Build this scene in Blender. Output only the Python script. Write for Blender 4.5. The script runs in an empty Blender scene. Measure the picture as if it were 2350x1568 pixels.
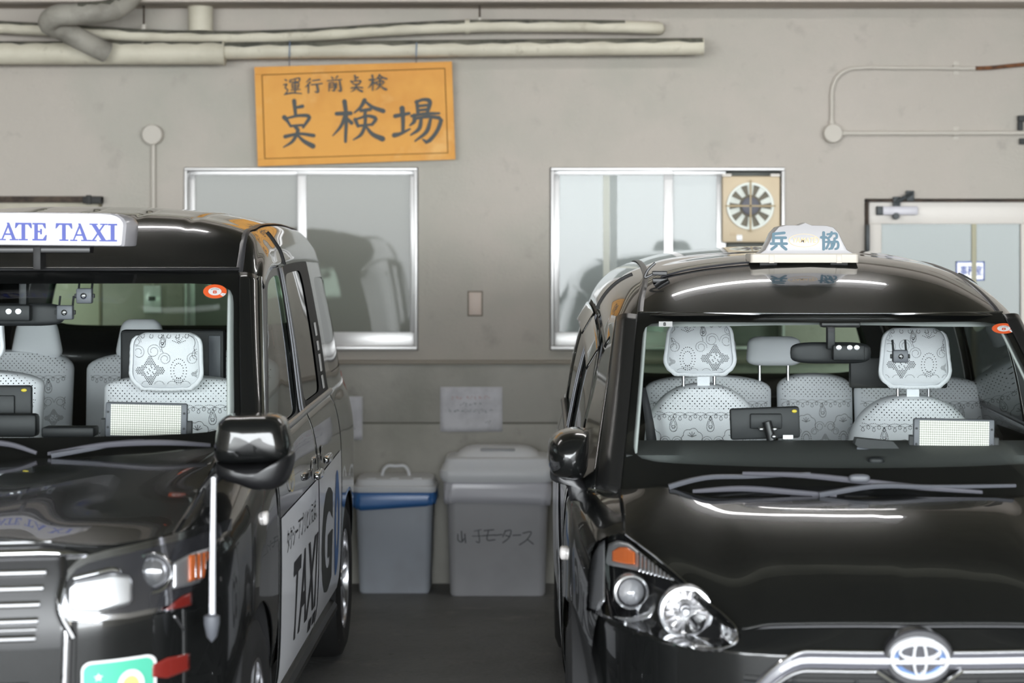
import bpy, bmesh, math, random
import numpy as np
from mathutils import Vector, Matrix

# ------------------------------------------------------------------ camera, world, light, exposure
SC = bpy.context.scene
COL = SC.collection
FPX, VX, VY, CH = 4800.0, 1215.0, 590.0, 1.62      # focal length (px), horizon point (px), camera height (m)
cam_d = bpy.data.cameras.new('camera')
cam = bpy.data.objects.new('camera', cam_d); COL.objects.link(cam)
cam.location = (0, 0, CH); cam.rotation_euler = (math.pi / 2, 0, 0)
cam_d.sensor_width = 36.0; cam_d.lens = FPX / 2350 * 36
cam_d.shift_x = (1175 - VX) / 2350; cam_d.shift_y = (VY - 784) / 2350
cam_d.clip_end = 200
cam_d.dof.use_dof = True; cam_d.dof.focus_distance = 7.15; cam_d.dof.aperture_fstop = 2.6
SC.camera = cam
wd = bpy.data.worlds.new('overcast_sky'); SC.world = wd; wd.use_nodes = True
bg = wd.node_tree.nodes['Background']
bg.inputs[0].default_value = (0.93, 0.97, 1.0, 1); bg.inputs[1].default_value = 14.5
WALL, FRONT, CEIL = 10.4, -4.0, 3.35                  # back wall, open front of the garage, ceiling height
pl = bpy.data.lights.new('daylight_opening', 'AREA'); pl.shape = 'RECTANGLE'
pl.size = 18.6; pl.size_y = CEIL; pl.cycles.is_portal = True
po = bpy.data.objects.new('daylight_opening', pl); COL.objects.link(po)
po.location = (1.0, FRONT - .03, CEIL / 2); po.rotation_euler = (math.pi / 2, 0, 0)
vs = SC.view_settings
SC.display_settings.display_device = 'sRGB'
vs.view_transform = 'Standard'; vs.look = 'None'; vs.gamma = 1; vs.use_curve_mapping = False
vs.exposure = 0.29
TUBE_E = 14.0
try:
    SC.cycles.transparent_max_bounces = 24; SC.cycles.caustics_reflective = False; SC.cycles.caustics_refractive = False
    SC.cycles.sample_clamp_indirect = 6
except Exception:
    pass

# ------------------------------------------------------------------ pixel helpers
def W(px, py, Y):
    return Vector(((px - VX) / FPX * Y, Y, CH - (py - VY) / FPX * Y))
def wl(px, py, off=0.0):
    return W(px, py, WALL - off)
# ------------------------------------------------------------------ materials
MATS = {}
def srgb(r, g, b):
    f = lambda c: (c / 255 / 12.92) if c / 255 <= .04045 else ((c / 255 + .055) / 1.055) ** 2.4
    return (f(r), f(g), f(b), 1)
def mat(name, col, rough=.5, metal=0, coat=0, spec=.5, noise=None, bump=0, bscale=60, trans=0, coat_rough=.03, emit=None, sss=0):
    if name in MATS: return MATS[name]
    m = bpy.data.materials.new(name); m.use_nodes = True
    nt = m.node_tree; b = nt.nodes['Principled BSDF']
    b.inputs['Base Color'].default_value = col; b.inputs['Roughness'].default_value = rough
    b.inputs['Metallic'].default_value = metal; b.inputs['Coat Weight'].default_value = coat
    b.inputs['Coat Roughness'].default_value = coat_rough; b.inputs['Specular IOR Level'].default_value = spec
    b.inputs['Transmission Weight'].default_value = trans
    if sss: b.inputs['Subsurface Weight'].default_value = sss; b.inputs['Subsurface Radius'].default_value = (.02, .02, .02)
    if emit: b.inputs['Emission Color'].default_value = emit[0]; b.inputs['Emission Strength'].default_value = emit[1]
    if noise or bump:
        tc = nt.nodes.new('ShaderNodeTexCoord')
        if noise:     # list of (scale, detail, colour, low, high): blotches of another colour laid over the base
            prev = None
            for sc, det, c2, lo, hi in noise:
                n = nt.nodes.new('ShaderNodeTexNoise'); n.inputs['Scale'].default_value = sc; n.inputs['Detail'].default_value = det
                n.inputs['Roughness'].default_value = .6
                nt.links.new(tc.outputs['Object'], n.inputs['Vector'])
                mr = nt.nodes.new('ShaderNodeMapRange'); mr.inputs[1].default_value = lo; mr.inputs[2].default_value = hi
                nt.links.new(n.outputs[0], mr.inputs[0])
                mx = nt.nodes.new('ShaderNodeMix'); mx.data_type = 'RGBA'
                nt.links.new(mr.outputs[0], mx.inputs[0])
                if prev is None: mx.inputs[6].default_value = col
                else: nt.links.new(prev, mx.inputs[6])
                mx.inputs[7].default_value = c2
                prev = mx.outputs[2]
            nt.links.new(prev, b.inputs['Base Color'])
        if bump:
            n = nt.nodes.new('ShaderNodeTexNoise'); n.inputs['Scale'].default_value = bscale; n.inputs['Detail'].default_value = 4
            nt.links.new(tc.outputs['Object'], n.inputs['Vector'])
            bp = nt.nodes.new('ShaderNodeBump'); bp.inputs['Strength'].default_value = bump; bp.inputs['Distance'].default_value = .01
            nt.links.new(n.outputs[0], bp.inputs['Height']); nt.links.new(bp.outputs[0], b.inputs['Normal'])
    MATS[name] = m
    return m
def glass(name, tint, ior=1.45, rough=0.0, frost=0.0, frost_col=(.8, .8, .8, 1)):
    if name in MATS: return MATS[name]
    m = bpy.data.materials.new(name); m.use_nodes = True
    nt = m.node_tree; nt.nodes.remove(nt.nodes['Principled BSDF']); out = nt.nodes['Material Output']
    tr = nt.nodes.new('ShaderNodeBsdfTransparent'); tr.inputs[0].default_value = tint
    gl = nt.nodes.new('ShaderNodeBsdfGlossy'); gl.inputs['Roughness'].default_value = rough; gl.inputs[0].default_value = (1, 1, 1, 1)
    # Schlick reflectance from the angle of view, the same from either side of the pane
    ge = nt.nodes.new('ShaderNodeNewGeometry'); dt = nt.nodes.new('ShaderNodeVectorMath'); dt.operation = 'DOT_PRODUCT'
    nt.links.new(ge.outputs['Normal'], dt.inputs[0]); nt.links.new(ge.outputs['Incoming'], dt.inputs[1])
    def mth(op, a, b):
        n = nt.nodes.new('ShaderNodeMath'); n.operation = op
        for k, v in enumerate((a, b)):
            if v is None: continue
            if isinstance(v, (int, float)): n.inputs[k].default_value = v
            else: nt.links.new(v, n.inputs[k])
        return n.outputs[0]
    f0 = ((ior - 1) / (ior + 1)) ** 2
    ab = mth('ABSOLUTE', dt.outputs['Value'], None); pw = mth('POWER', mth('SUBTRACT', 1.0, ab), 5.0)
    fres = mth('ADD', mth('MULTIPLY', pw, 1 - f0), f0)
    base = tr
    if frost:
        df = nt.nodes.new('ShaderNodeBsdfDiffuse'); df.inputs[0].default_value = frost_col
        m0 = nt.nodes.new('ShaderNodeMixShader'); m0.inputs[0].default_value = frost
        nt.links.new(tr.outputs[0], m0.inputs[1]); nt.links.new(df.outputs[0], m0.inputs[2]); base = m0
    mx = nt.nodes.new('ShaderNodeMixShader')
    nt.links.new(fres, mx.inputs[0]); nt.links.new(base.outputs[0], mx.inputs[1]); nt.links.new(gl.outputs[0], mx.inputs[2])
    nt.links.new(mx.outputs[0], out.inputs[0])
    MATS[name] = m
    return m

PAINT = mat('black_paint', (.008, .0085, .0085, 1), rough=.22, spec=.25, coat=1, coat_rough=.015)
TRIM = mat('satin_black', (.012, .012, .013, 1), rough=.32)
RUBBER = mat('rubber', (.012, .012, .012, 1), rough=.6)
PLASTIC = mat('dark_plastic', (.013, .0145, .016, 1), rough=.5, spec=.35)
GREYPL = mat('grey_plastic', (.10, .105, .12, 1), rough=.45)
MOULD = mat('grey_moulding', (.05, .05, .055, 1), rough=.3)
CHROME = mat('chrome', (.86, .86, .88, 1), rough=.06, metal=1)
SATINM = mat('satin_metal', (.55, .55, .57, 1), rough=.3, metal=1)
WHITEPL = mat('white_plastic', (.82, .82, .82, 1), rough=.25, coat=.3)
SIGNW = mat('sign_acrylic', (.40, .39, .41, 1), rough=.25, coat=.3)
CLOTH = mat('white_lace_cloth', (.86, .87, .9, 1), rough=.9, bump=.25, bscale=500)
HOLE = mat('lace_hole', (.02, .022, .025, 1), rough=.9)
LINING = mat('grey_lining', (.62, .65, .63, 1), rough=.8)
DARKIN = mat('dark_interior', (.03, .032, .033, 1), rough=.7, bump=.2, bscale=400)
FRIT = mat('windscreen_black_band', (.004, .004, .004, 1), rough=.4)
WSG = glass('windscreen_glass', (.95, .98, .975, 1), 1.5)
SIDEG = glass('side_glass', (.78, .86, .82, 1), 1.45)
PRIVG = glass('privacy_glass', (.10, .11, .11, 1), 1.55)
REARG = glass('rear_glass', (.72, .9, .74, 1), 1.3)
LENS = glass('lamp_lens', (.93, .94, .95, 1), 1.42)
AMBER = mat('amber_reflector', srgb(218, 112, 58), rough=.2, coat=.5)
REDL = mat('red_lens', srgb(128, 40, 34), rough=.15, coat=1)
BLACKG = mat('gloss_black', (.004, .004, .005, 1), rough=.08, coat=1)
NAVY = mat('sign_blue', srgb(72, 84, 168), rough=.5)
SLATE = mat('sign_slate_blue', srgb(78, 112, 128), rough=.5)
CREAM = mat('sign_cream', srgb(235, 205, 165), rough=.5)
INK = mat('black_ink', (.018, .018, .02, 1), rough=.6)

# ------------------------------------------------------------------ mesh builder
def crom(ts, vals, t):
    """Smooth interpolation through (ts, vals); finite-difference tangents, clamped at the ends."""
    ts = np.asarray(ts, float); v = np.asarray(vals, float)
    if t <= ts[0]: return v[0]
    if t >= ts[-1]: return v[-1]
    i = int(np.searchsorted(ts, t) - 1); i = max(0, min(i, len(ts) - 2))
    h = ts[i + 1] - ts[i]; u = (t - ts[i]) / h
    def tang(j):
        if j == 0: return (v[1] - v[0]) / (ts[1] - ts[0])
        if j == len(ts) - 1: return (v[-1] - v[-2]) / (ts[-1] - ts[-2])
        a = (v[j] - v[j - 1]) / (ts[j] - ts[j - 1]); b = (v[j + 1] - v[j]) / (ts[j + 1] - ts[j])
        w1 = ts[j + 1] - ts[j]; w0 = ts[j] - ts[j - 1]
        return (a * w1 + b * w0) / (w0 + w1)
    m0, m1 = tang(i) * h, tang(i + 1) * h
    return (2 * u**3 - 3 * u**2 + 1) * v[i] + (u**3 - 2 * u**2 + u) * m0 + (-2 * u**3 + 3 * u**2) * v[i + 1] + (u**3 - u**2) * m1
def lerp(a, b, t): return a + (b - a) * t
def lin(xs, ys, x): return float(np.interp(x, xs, ys))
def bez(pts, n):
    """smooth polyline through points (any dimension)"""
    pts = [np.asarray(p, float) for p in pts]
    d = [0.0]
    for a, b in zip(pts, pts[1:]): d.append(d[-1] + max(1e-6, float(np.linalg.norm(b - a))))
    return [crom(d, pts, d[-1] * i / (n - 1)) for i in range(n)]

class MB:
    def __init__(s): s.v, s.f = [], []
    def add(s, vs, fs):
        o = len(s.v); s.v += [tuple(float(c) for c in p) for p in vs]; s.f += [tuple(o + i for i in f) for f in fs]; return s
    def box(s, x0, x1, y0, y1, z0, z1, b=0, seg=2):
        if b <= 0:
            return s.add([(x0, y0, z0), (x1, y0, z0), (x1, y1, z0), (x0, y1, z0), (x0, y0, z1), (x1, y0, z1), (x1, y1, z1), (x0, y1, z1)],
                         [(0, 3, 2, 1), (4, 5, 6, 7), (0, 1, 5, 4), (1, 2, 6, 5), (2, 3, 7, 6), (3, 0, 4, 7)])
        bm = bmesh.new(); bmesh.ops.create_cube(bm, size=1)
        for v in bm.verts:
            v.co = Vector((lerp(x0, x1, v.co.x + .5), lerp(y0, y1, v.co.y + .5), lerp(z0, z1, v.co.z + .5)))
        b = min(b, .49 * min(abs(x1 - x0), abs(y1 - y0), abs(z1 - z0)))
        bmesh.ops.bevel(bm, geom=bm.edges[:], offset=b, segments=seg, profile=.5, affect='EDGES')
        bm.verts.index_update()
        s.add([v.co for v in bm.verts], [[v.index for v in f.verts] for f in bm.faces]); bm.free(); return s
    def grid(s, P, closed_u=False):
        n, m = len(P), len(P[0]); vs = [p for r in P for p in r]; fs = []
        for i in range(n - 1):
            for j in range(m - 1): fs.append((i * m + j, i * m + j + 1, (i + 1) * m + j + 1, (i + 1) * m + j))
            if closed_u: fs.append((i * m + m - 1, i * m, (i + 1) * m, (i + 1) * m + m - 1))
        return s.add(vs, fs)
    def tube(s, path, r, n=12, cap=True, flat=1.0, up=None):
        path = [Vector(p) for p in path]; rs = r if hasattr(r, '__len__') else [r] * len(path)
        t0 = (path[1] - path[0]).normalized()
        nrm = Vector(up) if up else (Vector((0, 0, 1)) if abs(t0.z) < .9 else Vector((1, 0, 0)))
        rows = []
        for i, p in enumerate(path):
            a = path[max(i - 1, 0)]; b = path[min(i + 1, len(path) - 1)]
            t = (b - a).normalized(); nrm = (nrm - t * nrm.dot(t)).normalized(); bn = t.cross(nrm)
            rows.append([p + (nrm * math.cos(2 * math.pi * k / n) * flat + bn * math.sin(2 * math.pi * k / n)) * rs[i] for k in range(n)])
        o = len(s.v); s.grid(rows, closed_u=True)
        if cap:
            s.f.append(tuple(o + k for k in range(n - 1, -1, -1))); s.f.append(tuple(o + (len(rows) - 1) * n + k for k in range(n)))
        return s
    def lathe(s, prof, c, axis='y', n=32):
        rows = []
        for r, h in prof:
            row = []
            for k in range(n):
                a = 2 * math.pi * k / n; u, w = r * math.cos(a), r * math.sin(a)
                p = {'x': (h, u, w), 'y': (u, h, w), 'z': (u, w, h)}[axis]
                row.append((c[0] + p[0], c[1] + p[1], c[2] + p[2]))
            rows.append(row)
        return s.grid(rows, closed_u=True)
    def prism(s, poly, vec):
        n = len(poly); vec = Vector(vec); a = [Vector(p) for p in poly]
        return s.add(a + [p + vec for p in a], [tuple(range(n)), tuple(range(2 * n - 1, n - 1, -1))] +
                     [(i, i + n, (i + 1) % n + n, (i + 1) % n) for i in range(n)])
    def superell(s, c, a, n=2.6, nu=24, nv=14):
        f = lambda t: math.copysign(abs(t) ** (2 / n), t)
        rows = []
        for i in range(nv + 1):
            ph = -math.pi / 2 + math.pi * i / nv; cr, sr = f(math.cos(ph)), f(math.sin(ph))
            rows.append([(c[0] + a[0] * cr * f(math.cos(2 * math.pi * k / nu)), c[1] + a[1] * cr * f(math.sin(2 * math.pi * k / nu)), c[2] + a[2] * sr) for k in range(nu)])
        return s.grid(rows, closed_u=True)
    def xf(s, M):
        s.v = [tuple(M @ Vector(p)) for p in s.v]; return s
    def build(s, name, m, parent=None, thick=0, smooth=35, loc=None, kind=None, label=None):
        me = bpy.data.meshes.new(name); me.from_pydata(s.v, [], s.f); me.materials.append(m)
        bm = bmesh.new(); bm.from_mesh(me); bmesh.ops.remove_doubles(bm, verts=bm.verts[:], dist=1e-6)
        bmesh.ops.recalc_face_normals(bm, faces=bm.faces[:]); bm.to_mesh(me); bm.free()
        me.update()
        if smooth:
            me.shade_smooth(); me.set_sharp_from_angle(angle=math.radians(smooth))
        o = bpy.data.objects.new(name, me); COL.objects.link(o)
        if parent: o.parent = parent
        if loc is not None: o.location = loc
        if thick:
            md = o.modifiers.new('thickness', 'SOLIDIFY'); md.thickness = thick; md.offset = 0
        if name == 'lettering': kind = 'stuff'
        if kind: o['kind'] = kind
        if label: o['label'] = label
        return o
def empty(name, loc, parent=None):
    o = bpy.data.objects.new(name, None); COL.objects.link(o); o.location = loc; o.empty_display_size = .1
    if parent: o.parent = parent
    return o
def tag(o, label, cat, group=None, kind=None):
    o['label'] = label; o['category'] = cat
    if group: o['group'] = group
    if kind: o['kind'] = kind
    return o

# ------------------------------------------------------------------ flat lettering
def text2d(body, size=1.0, shear=0, bold=0):
    c = bpy.data.curves.new('lettering', 'FONT'); c.body = body; c.size = size; c.shear = shear; c.align_x = 'CENTER'; c.align_y = 'CENTER'
    c.offset = bold; c.resolution_u = 4
    o = bpy.data.objects.new('lettering_source', c); COL.objects.link(o)
    bpy.context.view_layer.update()
    me = bpy.data.meshes.new_from_object(o.evaluated_get(bpy.context.evaluated_depsgraph_get()))
    vs = [(v.co.x, v.co.y) for v in me.vertices]; fs = [tuple(p.vertices) for p in me.polygons]
    bpy.data.objects.remove(o); bpy.data.curves.remove(c); bpy.data.meshes.remove(me)
    return vs, fs
def stroke2d(pts, w, n=14, round_cap=True):
    """brush stroke: a smooth line through pts with widths w (a number or one per point)"""
    ws = w if hasattr(w, '__len__') else [w] * len(pts)
    q = bez([(p[0], p[1], k) for p, k in zip(pts, ws)], n) if len(pts) > 2 else [lerp(np.array((*pts[0], ws[0]), float), np.array((*pts[1], ws[1]), float), i / (n - 1)) for i in range(n)]
    L, R = [], []
    for i, p in enumerate(q):
        a, b = q[max(i - 1, 0)], q[min(i + 1, n - 1)]
        d = np.array([b[0] - a[0], b[1] - a[1]]); d /= max(1e-9, np.linalg.norm(d)); nn = np.array([-d[1], d[0]]) * p[2] / 2
        L.append((p[0] + nn[0], p[1] + nn[1])); R.append((p[0] - nn[0], p[1] - nn[1]))
    vs = L + R; fs = [(i, i + 1, n + i + 1, n + i) for i in range(n - 1)]
    if round_cap:
        for e, sg in ((0, -1), (n - 1, 1)):
            c = q[e]; a, b = q[max(e - 1, 0)], q[min(e + 1, n - 1)]; th = math.atan2(b[1] - a[1], b[0] - a[0])
            o = len(vs); m = 7
            vs += [(c[0] + c[2] / 2 * math.cos(th + sg * 0 + (math.pi / 2 if sg < 0 else -math.pi / 2) + math.pi * k / (m - 1)),
                    c[1] + c[2] / 2 * math.sin(th + (math.pi / 2 if sg < 0 else -math.pi / 2) + math.pi * k / (m - 1))) for k in range(m)]
            fs.append(tuple(range(o, o + m)))
    return vs, fs
# strokes of the characters, in a 100 x 100 box (y down); widths are relative to the stroke weight
KAN = {
 '奌': [([(42, 2), (46, 34)], (1.3, 1)), ([(46, 17), (64, 14)], (.8, 1.2)), ([(16, 38), (24, 46), (33, 58)], (1.5, 1, .7)), ([(22, 40), (60, 34), (82, 36), (66, 60)], (.7, 1, 1.2, .8)),
        ([(33, 57), (64, 55)], (.8, .8)), ([(44, 58), (52, 66), (48, 76)], (1, 1.2, 1)), ([(18, 80), (55, 74), (94, 78)], (1.2, .9, 1.2)), ([(50, 74), (38, 90), (14, 103)], (1.1, 1, .4)), ([(52, 78), (68, 90), (92, 101)], (.7, 1.2, 1.6))],
 '検': [([(8, 32), (38, 31)], (1.2, 1.3)), ([(25, 3), (28, 30), (27, 98)], (1.4, 1.2, .9)), ([(26, 36), (18, 60), (0, 84)], (1, 1, .4)), ([(29, 42), (40, 54)], (.9, 1.2)),
        ([(68, 0), (60, 16), (46, 30)], (1.3, 1, .5)), ([(68, 2), (84, 16), (108, 26)], (.7, 1.1, 1.4)), ([(60, 25), (80, 22)], (1, 1.1)), ([(70, 24), (68, 40)], (1, 1)),
        ([(48, 46), (54, 62)], (1.2, .9)), ([(50, 45), (80, 38), (92, 44), (84, 58)], (.7, 1, 1.2, .9)), ([(54, 61), (82, 58)], (.8, .8)), ([(70, 36), (68, 62), (60, 82), (44, 94)], (1, 1, 1, .4)), ([(72, 64), (84, 80), (106, 92)], (.7, 1.2, 1.7))],
 '場': [([(2, 38), (34, 32)], (1.3, 1)), ([(18, 20), (20, 46), (20, 76)], (1.6, 1.2, 1)), ([(0, 82), (10, 80), (36, 68)], (1.5, 1.2, .6)), ([(52, 4), (55, 34)], (1, 1)), ([(50, 6), (68, 0), (80, 2), (76, 32)], (.9, 1, 1.3, 1)),
        ([(56, 15), (75, 13)], (.9, .9)), ([(56, 25), (75, 23)], (.9, .9)), ([(40, 38), (70, 33), (104, 32)], (.9, 1, .7)), ([(46, 36), (46, 50), (36, 60)], (1.1, 1.2, .5)), ([(48, 44), (84, 40), (108, 46), (104, 62), (84, 92), (76, 99), (66, 92)], (.8, 1, 1.3, 1.2, 1.2, 1.3, .5)),
        ([(62, 46), (58, 66), (38, 82)], (1, 1.2, .5)), ([(84, 44), (76, 72), (48, 96)], (.9, 1.2, .5))],
 '運': [([(12, 10), (20, 16)], (1, 1)), ([(4, 40), (22, 36), (12, 58), (26, 70), (8, 98)], (1, 1, 1, 1, .8)), ([(10, 96), (50, 88), (104, 92)], (1, 1.2, .8)), ([(40, 12), (38, 26)], (1, 1)), ([(42, 12), (94, 6), (90, 20)], (.8, 1, 1)),
        ([(46, 24), (88, 22)], (.8, .8)), ([(50, 34), (52, 62)], (.8, .8)), ([(50, 34), (88, 32), (84, 60)], (.8, .9, .9)), ([(52, 47), (84, 45)], (.8, .8)), ([(52, 60), (84, 58)], (.8, .8)), ([(44, 72), (96, 68)], (.8, .8)), ([(68, 14), (68, 84)], (1, 1))],
 '行': [([(34, 6), (12, 28)], (1.1, .5)), ([(34, 28), (6, 60)], (1.1, .5)), ([(24, 46), (24, 96)], (1.1, .9)), ([(50, 18), (92, 12)], (.9, 1)), ([(42, 44), (106, 36)], (.9, 1)), ([(76, 42), (78, 92), (64, 88)], (1.3, 1.3, .6))],
 '前': [([(32, 6), (40, 16)], (1, 1)), ([(72, 0), (60, 16)], (1.1, .6)), ([(2, 30), (100, 22)], (.9, 1)), ([(16, 44), (14, 96)], (1, .7)), ([(16, 44), (44, 42), (44, 94), (36, 90)], (.8, 1, 1, .6)), ([(18, 58), (42, 57)], (.8, .8)), ([(18, 72), (42, 71)], (.8, .8)),
        ([(64, 44), (64, 76)], (1, .9)), ([(88, 34), (90, 96), (76, 90)], (1.2, 1.2, .5))],
 '兵': [([(84, 4), (18, 10)], 1), ([(18, 10), (18, 62)], 1), ([(18, 32), (92, 32)], 1), ([(68, 32), (68, 62)], 1), ([(4, 66), (98, 66)], 1), ([(36, 78), (8, 98)], 1), ([(68, 78), (94, 98)], 1)],
 '協': [([(14, 2), (14, 98)], 1), ([(0, 30), (28, 30)], 1), ([(62, 0), (60, 16), (40, 36)], .8), ([(38, 12), (92, 12), (90, 34), (80, 36)], .8), ([(46, 44), (44, 66), (30, 94)], .8), ([(30, 56), (58, 56), (56, 94), (48, 96)], .8), ([(80, 44), (78, 66), (64, 94)], .8), ([(64, 56), (98, 56), (95, 94), (86, 96)], .8)],
 '山': [([(2, 40), (8, 84), (30, 92), (46, 70)], 1), ([(28, 20), (32, 80)], 1.1), ([(52, 38), (58, 96)], 1.1)],
 '手': [([(70, 8), (20, 18)], .7), ([(6, 52), (96, 50)], .7), ([(50, 14), (48, 96), (34, 88)], .9)],
}
def brush(ch, x, y, w, h, weight, out, slant=0):
    for pts, ws in KAN[ch]:
        ww = [k * weight for k in ws] if hasattr(ws, '__len__') else [ws * weight] * len(pts)
        q = [(x + w * p[0] / 100 + slant * (1 - p[1] / 100), y - h * p[1] / 100) for p in pts]
        vs, fs = stroke2d(q, ww)
        o = len(out[0]); out[0].extend((a, b, len(out[1])) for a, b in vs); out[1].extend(tuple(o + i for i in f) for f in fs)
def flat_mesh(vf, fn):
    """2-D lettering laid on a surface; fn maps (u, v) to a 3-D point"""
    return MB().add([Vector(fn(p[0], p[1])) + Vector((0, -.000012 * (p[2] if len(p) > 2 else 0), 0)) for p in vf[0]], vf[1])
# ------------------------------------------------------------------ the setting
PLASTER = mat('plaster', srgb(180, 173, 164), rough=.9, noise=[(1.1, 4, srgb(170, 167, 157), .45, .62), (.55, 3, srgb(187, 178, 170), .5, .68), (7, 5, srgb(160, 154, 146), .6, .8)], bump=.35, bscale=55)
CONC = mat('concrete', srgb(169, 167, 159), rough=.9, noise=[(1.6, 5, srgb(150, 149, 141), .42, .62), (.9, 4, srgb(180, 177, 168), .52, .7), (5, 6, srgb(118, 117, 110), .60, .8)], bump=.3, bscale=40)
FLOORM = mat('dark_concrete', (.165, .165, .162, 1), rough=.55, noise=[(1.3, 5, (.115, .115, .113, 1), .42, .65), (4.5, 6, (.26, .245, .22, 1), .58, .8), (22, 4, (.04, .04, .04, 1), .6, .85)], bump=.3, bscale=30)
CEILM = mat('ceiling_paint', srgb(152, 150, 136), rough=.95, noise=[(1.2, 4, srgb(138, 136, 122), .45, .65)])
SIDEM = mat('side_wall_paint', srgb(150, 145, 135), rough=.95, noise=[(1.2, 4, srgb(140, 134, 124), .45, .65)])
PAVE = mat('pale_paving', srgb(150, 150, 148), rough=.9, noise=[(2, 4, srgb(132, 132, 130), .45, .65)])
ALU = mat('aluminium_sash', (.72, .71, .70, 1), rough=.35, metal=.35)
ALUW = mat('pale_door_frame', srgb(214, 208, 200), rough=.4)
PANE1 = glass('frosted_pane', (.42, .44, .42, 1), 1.27, rough=.035, frost=.85, frost_col=srgb(142, 143, 135))
PANE2 = glass('frosted_pane_pale', (.6, .64, .62, 1), 1.4, rough=.03, frost=.8, frost_col=srgb(165, 172, 169))
PIPEM = mat('pipe_wrap', srgb(206, 200, 182), rough=.6, noise=[(3, 4, srgb(190, 184, 166), .45, .65), (14, 4, srgb(160, 152, 134), .62, .85)], bump=.2, bscale=30)
DUSTY = mat('grey_pipe_wrap', srgb(158, 154, 144), rough=.7, noise=[(5, 5, srgb(120, 116, 108), .45, .7)], bump=.5, bscale=25)
CONDUIT = mat('painted_conduit', srgb(188, 182, 172), rough=.6)
RUST = mat('rusty_metal', srgb(120, 78, 48), rough=.85, noise=[(25, 5, srgb(70, 50, 38), .4, .65)])
RUSTDK = mat('dark_rusty_rail', srgb(82, 70, 60), rough=.85, noise=[(18, 5, srgb(44, 38, 34), .4, .65)])

def struct(o):
    o['kind'] = 'structure'; return o
def holed_wall(name, y, x0, x1, z0, z1, holes, m, depth):
    xs = sorted({x0, x1, *[h[0] for h in holes], *[h[1] for h in holes]}); zs = sorted({z0, z1, *[h[2] for h in holes], *[h[3] for h in holes]})
    mb = MB()
    for a, b in zip(xs, xs[1:]):
        for c, d in zip(zs, zs[1:]):
            cx, cz = (a + b) / 2, (c + d) / 2
            if any(h[0] < cx < h[1] and h[2] < cz < h[3] for h in holes): continue
            mb.add([(a, y, c), (b, y, c), (b, y, d), (a, y, d)], [(0, 1, 2, 3)])
    for h in holes:
        a, b, c, d = h
        mb.add([(a, y, c), (b, y, c), (b, y, d), (a, y, d), (a, y + depth, c), (b, y + depth, c), (b, y + depth, d), (a, y + depth, d)],
               [(0, 1, 5, 4), (1, 2, 6, 5), (2, 3, 7, 6), (3, 0, 4, 7)])
    return struct(mb.build(name, m, smooth=0))
def wrect(px0, py0, px1, py1, o0, o1, b=0, mb=None):
    """box on the back wall: pixel rectangle, from o0 to o1 metres in front of the wall"""
    p, q = wl(px0, py0), wl(px1, py1)
    return (mb or MB()).box(p.x, q.x, WALL - o1, WALL - o0, q.z, p.z, b)
XL, XR = -8.3, 10.3
def hole(px0, py0, px1, py1):
    p, q = wl(px0, py0), wl(px1, py1); return (p.x, q.x, q.z, p.z)
H1, H2, HD1, HD2 = hole(422, 384, 960, 805), hole(1262, 384, 1801, 805), hole(1984, 456, 2420, 1337.7), hole(-210, 462, 233, 1337.7)
holed_wall('wall_back', WALL, XL, XR, 0, CEIL, [H1, H2, HD1, HD2], PLASTER, .14)
struct(MB().box(XL, XR, WALL + .145, WALL + .2, 0, CEIL).build('wall_backing', mat('dim_room', srgb(120, 122, 116), rough=.9), smooth=0))
struct(MB().box(XL, XR, FRONT - .5, WALL + .2, -.1, 0).build('floor', FLOORM, smooth=0))
struct(MB().box(-30, 30, -30, FRONT - .5, -.1, -.005).build('ground_paving', PAVE, smooth=0))
struct(MB().box(XL - .2, XL, FRONT, WALL + .2, 0, CEIL + .2).build('wall_left', SIDEM, smooth=0))
struct(MB().box(XR, XR + .2, FRONT, WALL + .2, 0, CEIL + .2).build('wall_right', SIDEM, smooth=0))
struct(MB().box(XL, XR, FRONT, WALL + .2, CEIL, CEIL + .2).build('ceiling', CEILM, smooth=0))
struct(MB().box(XL, XR, 10.12, WALL, 2.855, CEIL, .006).build('trim_1', mat('beam_paint', srgb(196, 186, 176), rough=.9, bump=.2), smooth=40))
for y0 in (4.2, 7.1): struct(MB().box(XL, XR, y0, y0 + .28, 3.08, CEIL, .01).build('ceiling_beam', CEILM))
# bare concrete dado with a cast joint: two lifts, the joint recessed
def zpy(py): return wl(0, py).z
base = struct(empty('wall_back_lower', (0, WALL, 0)))
for (z0, z1, t) in ((0, zpy(972), .032), (zpy(969), zpy(834), .030)):
    for xa, xb in ((HD2[1] + .03, HD1[0] - .03), (HD1[1] + .02, XR), (XL, HD2[0] - .02)):
        MB().box(xa, xb, -t, 0, z0, z1, .006).build('concrete_lift', CONC, base)
MB().box(HD2[1] + .03, HD1[0] - .03, -.022, 0, zpy(980), zpy(960)).build('joint_backing', mat('joint_dark', srgb(120, 118, 110), rough=.9), base)
MB().box(HD2[1] + .03, HD1[0] - .03, -.045, 0, zpy(836), zpy(826), .008).build('ledge', mat('ledge_paint', srgb(150, 143, 132), rough=.9), base)

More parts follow.
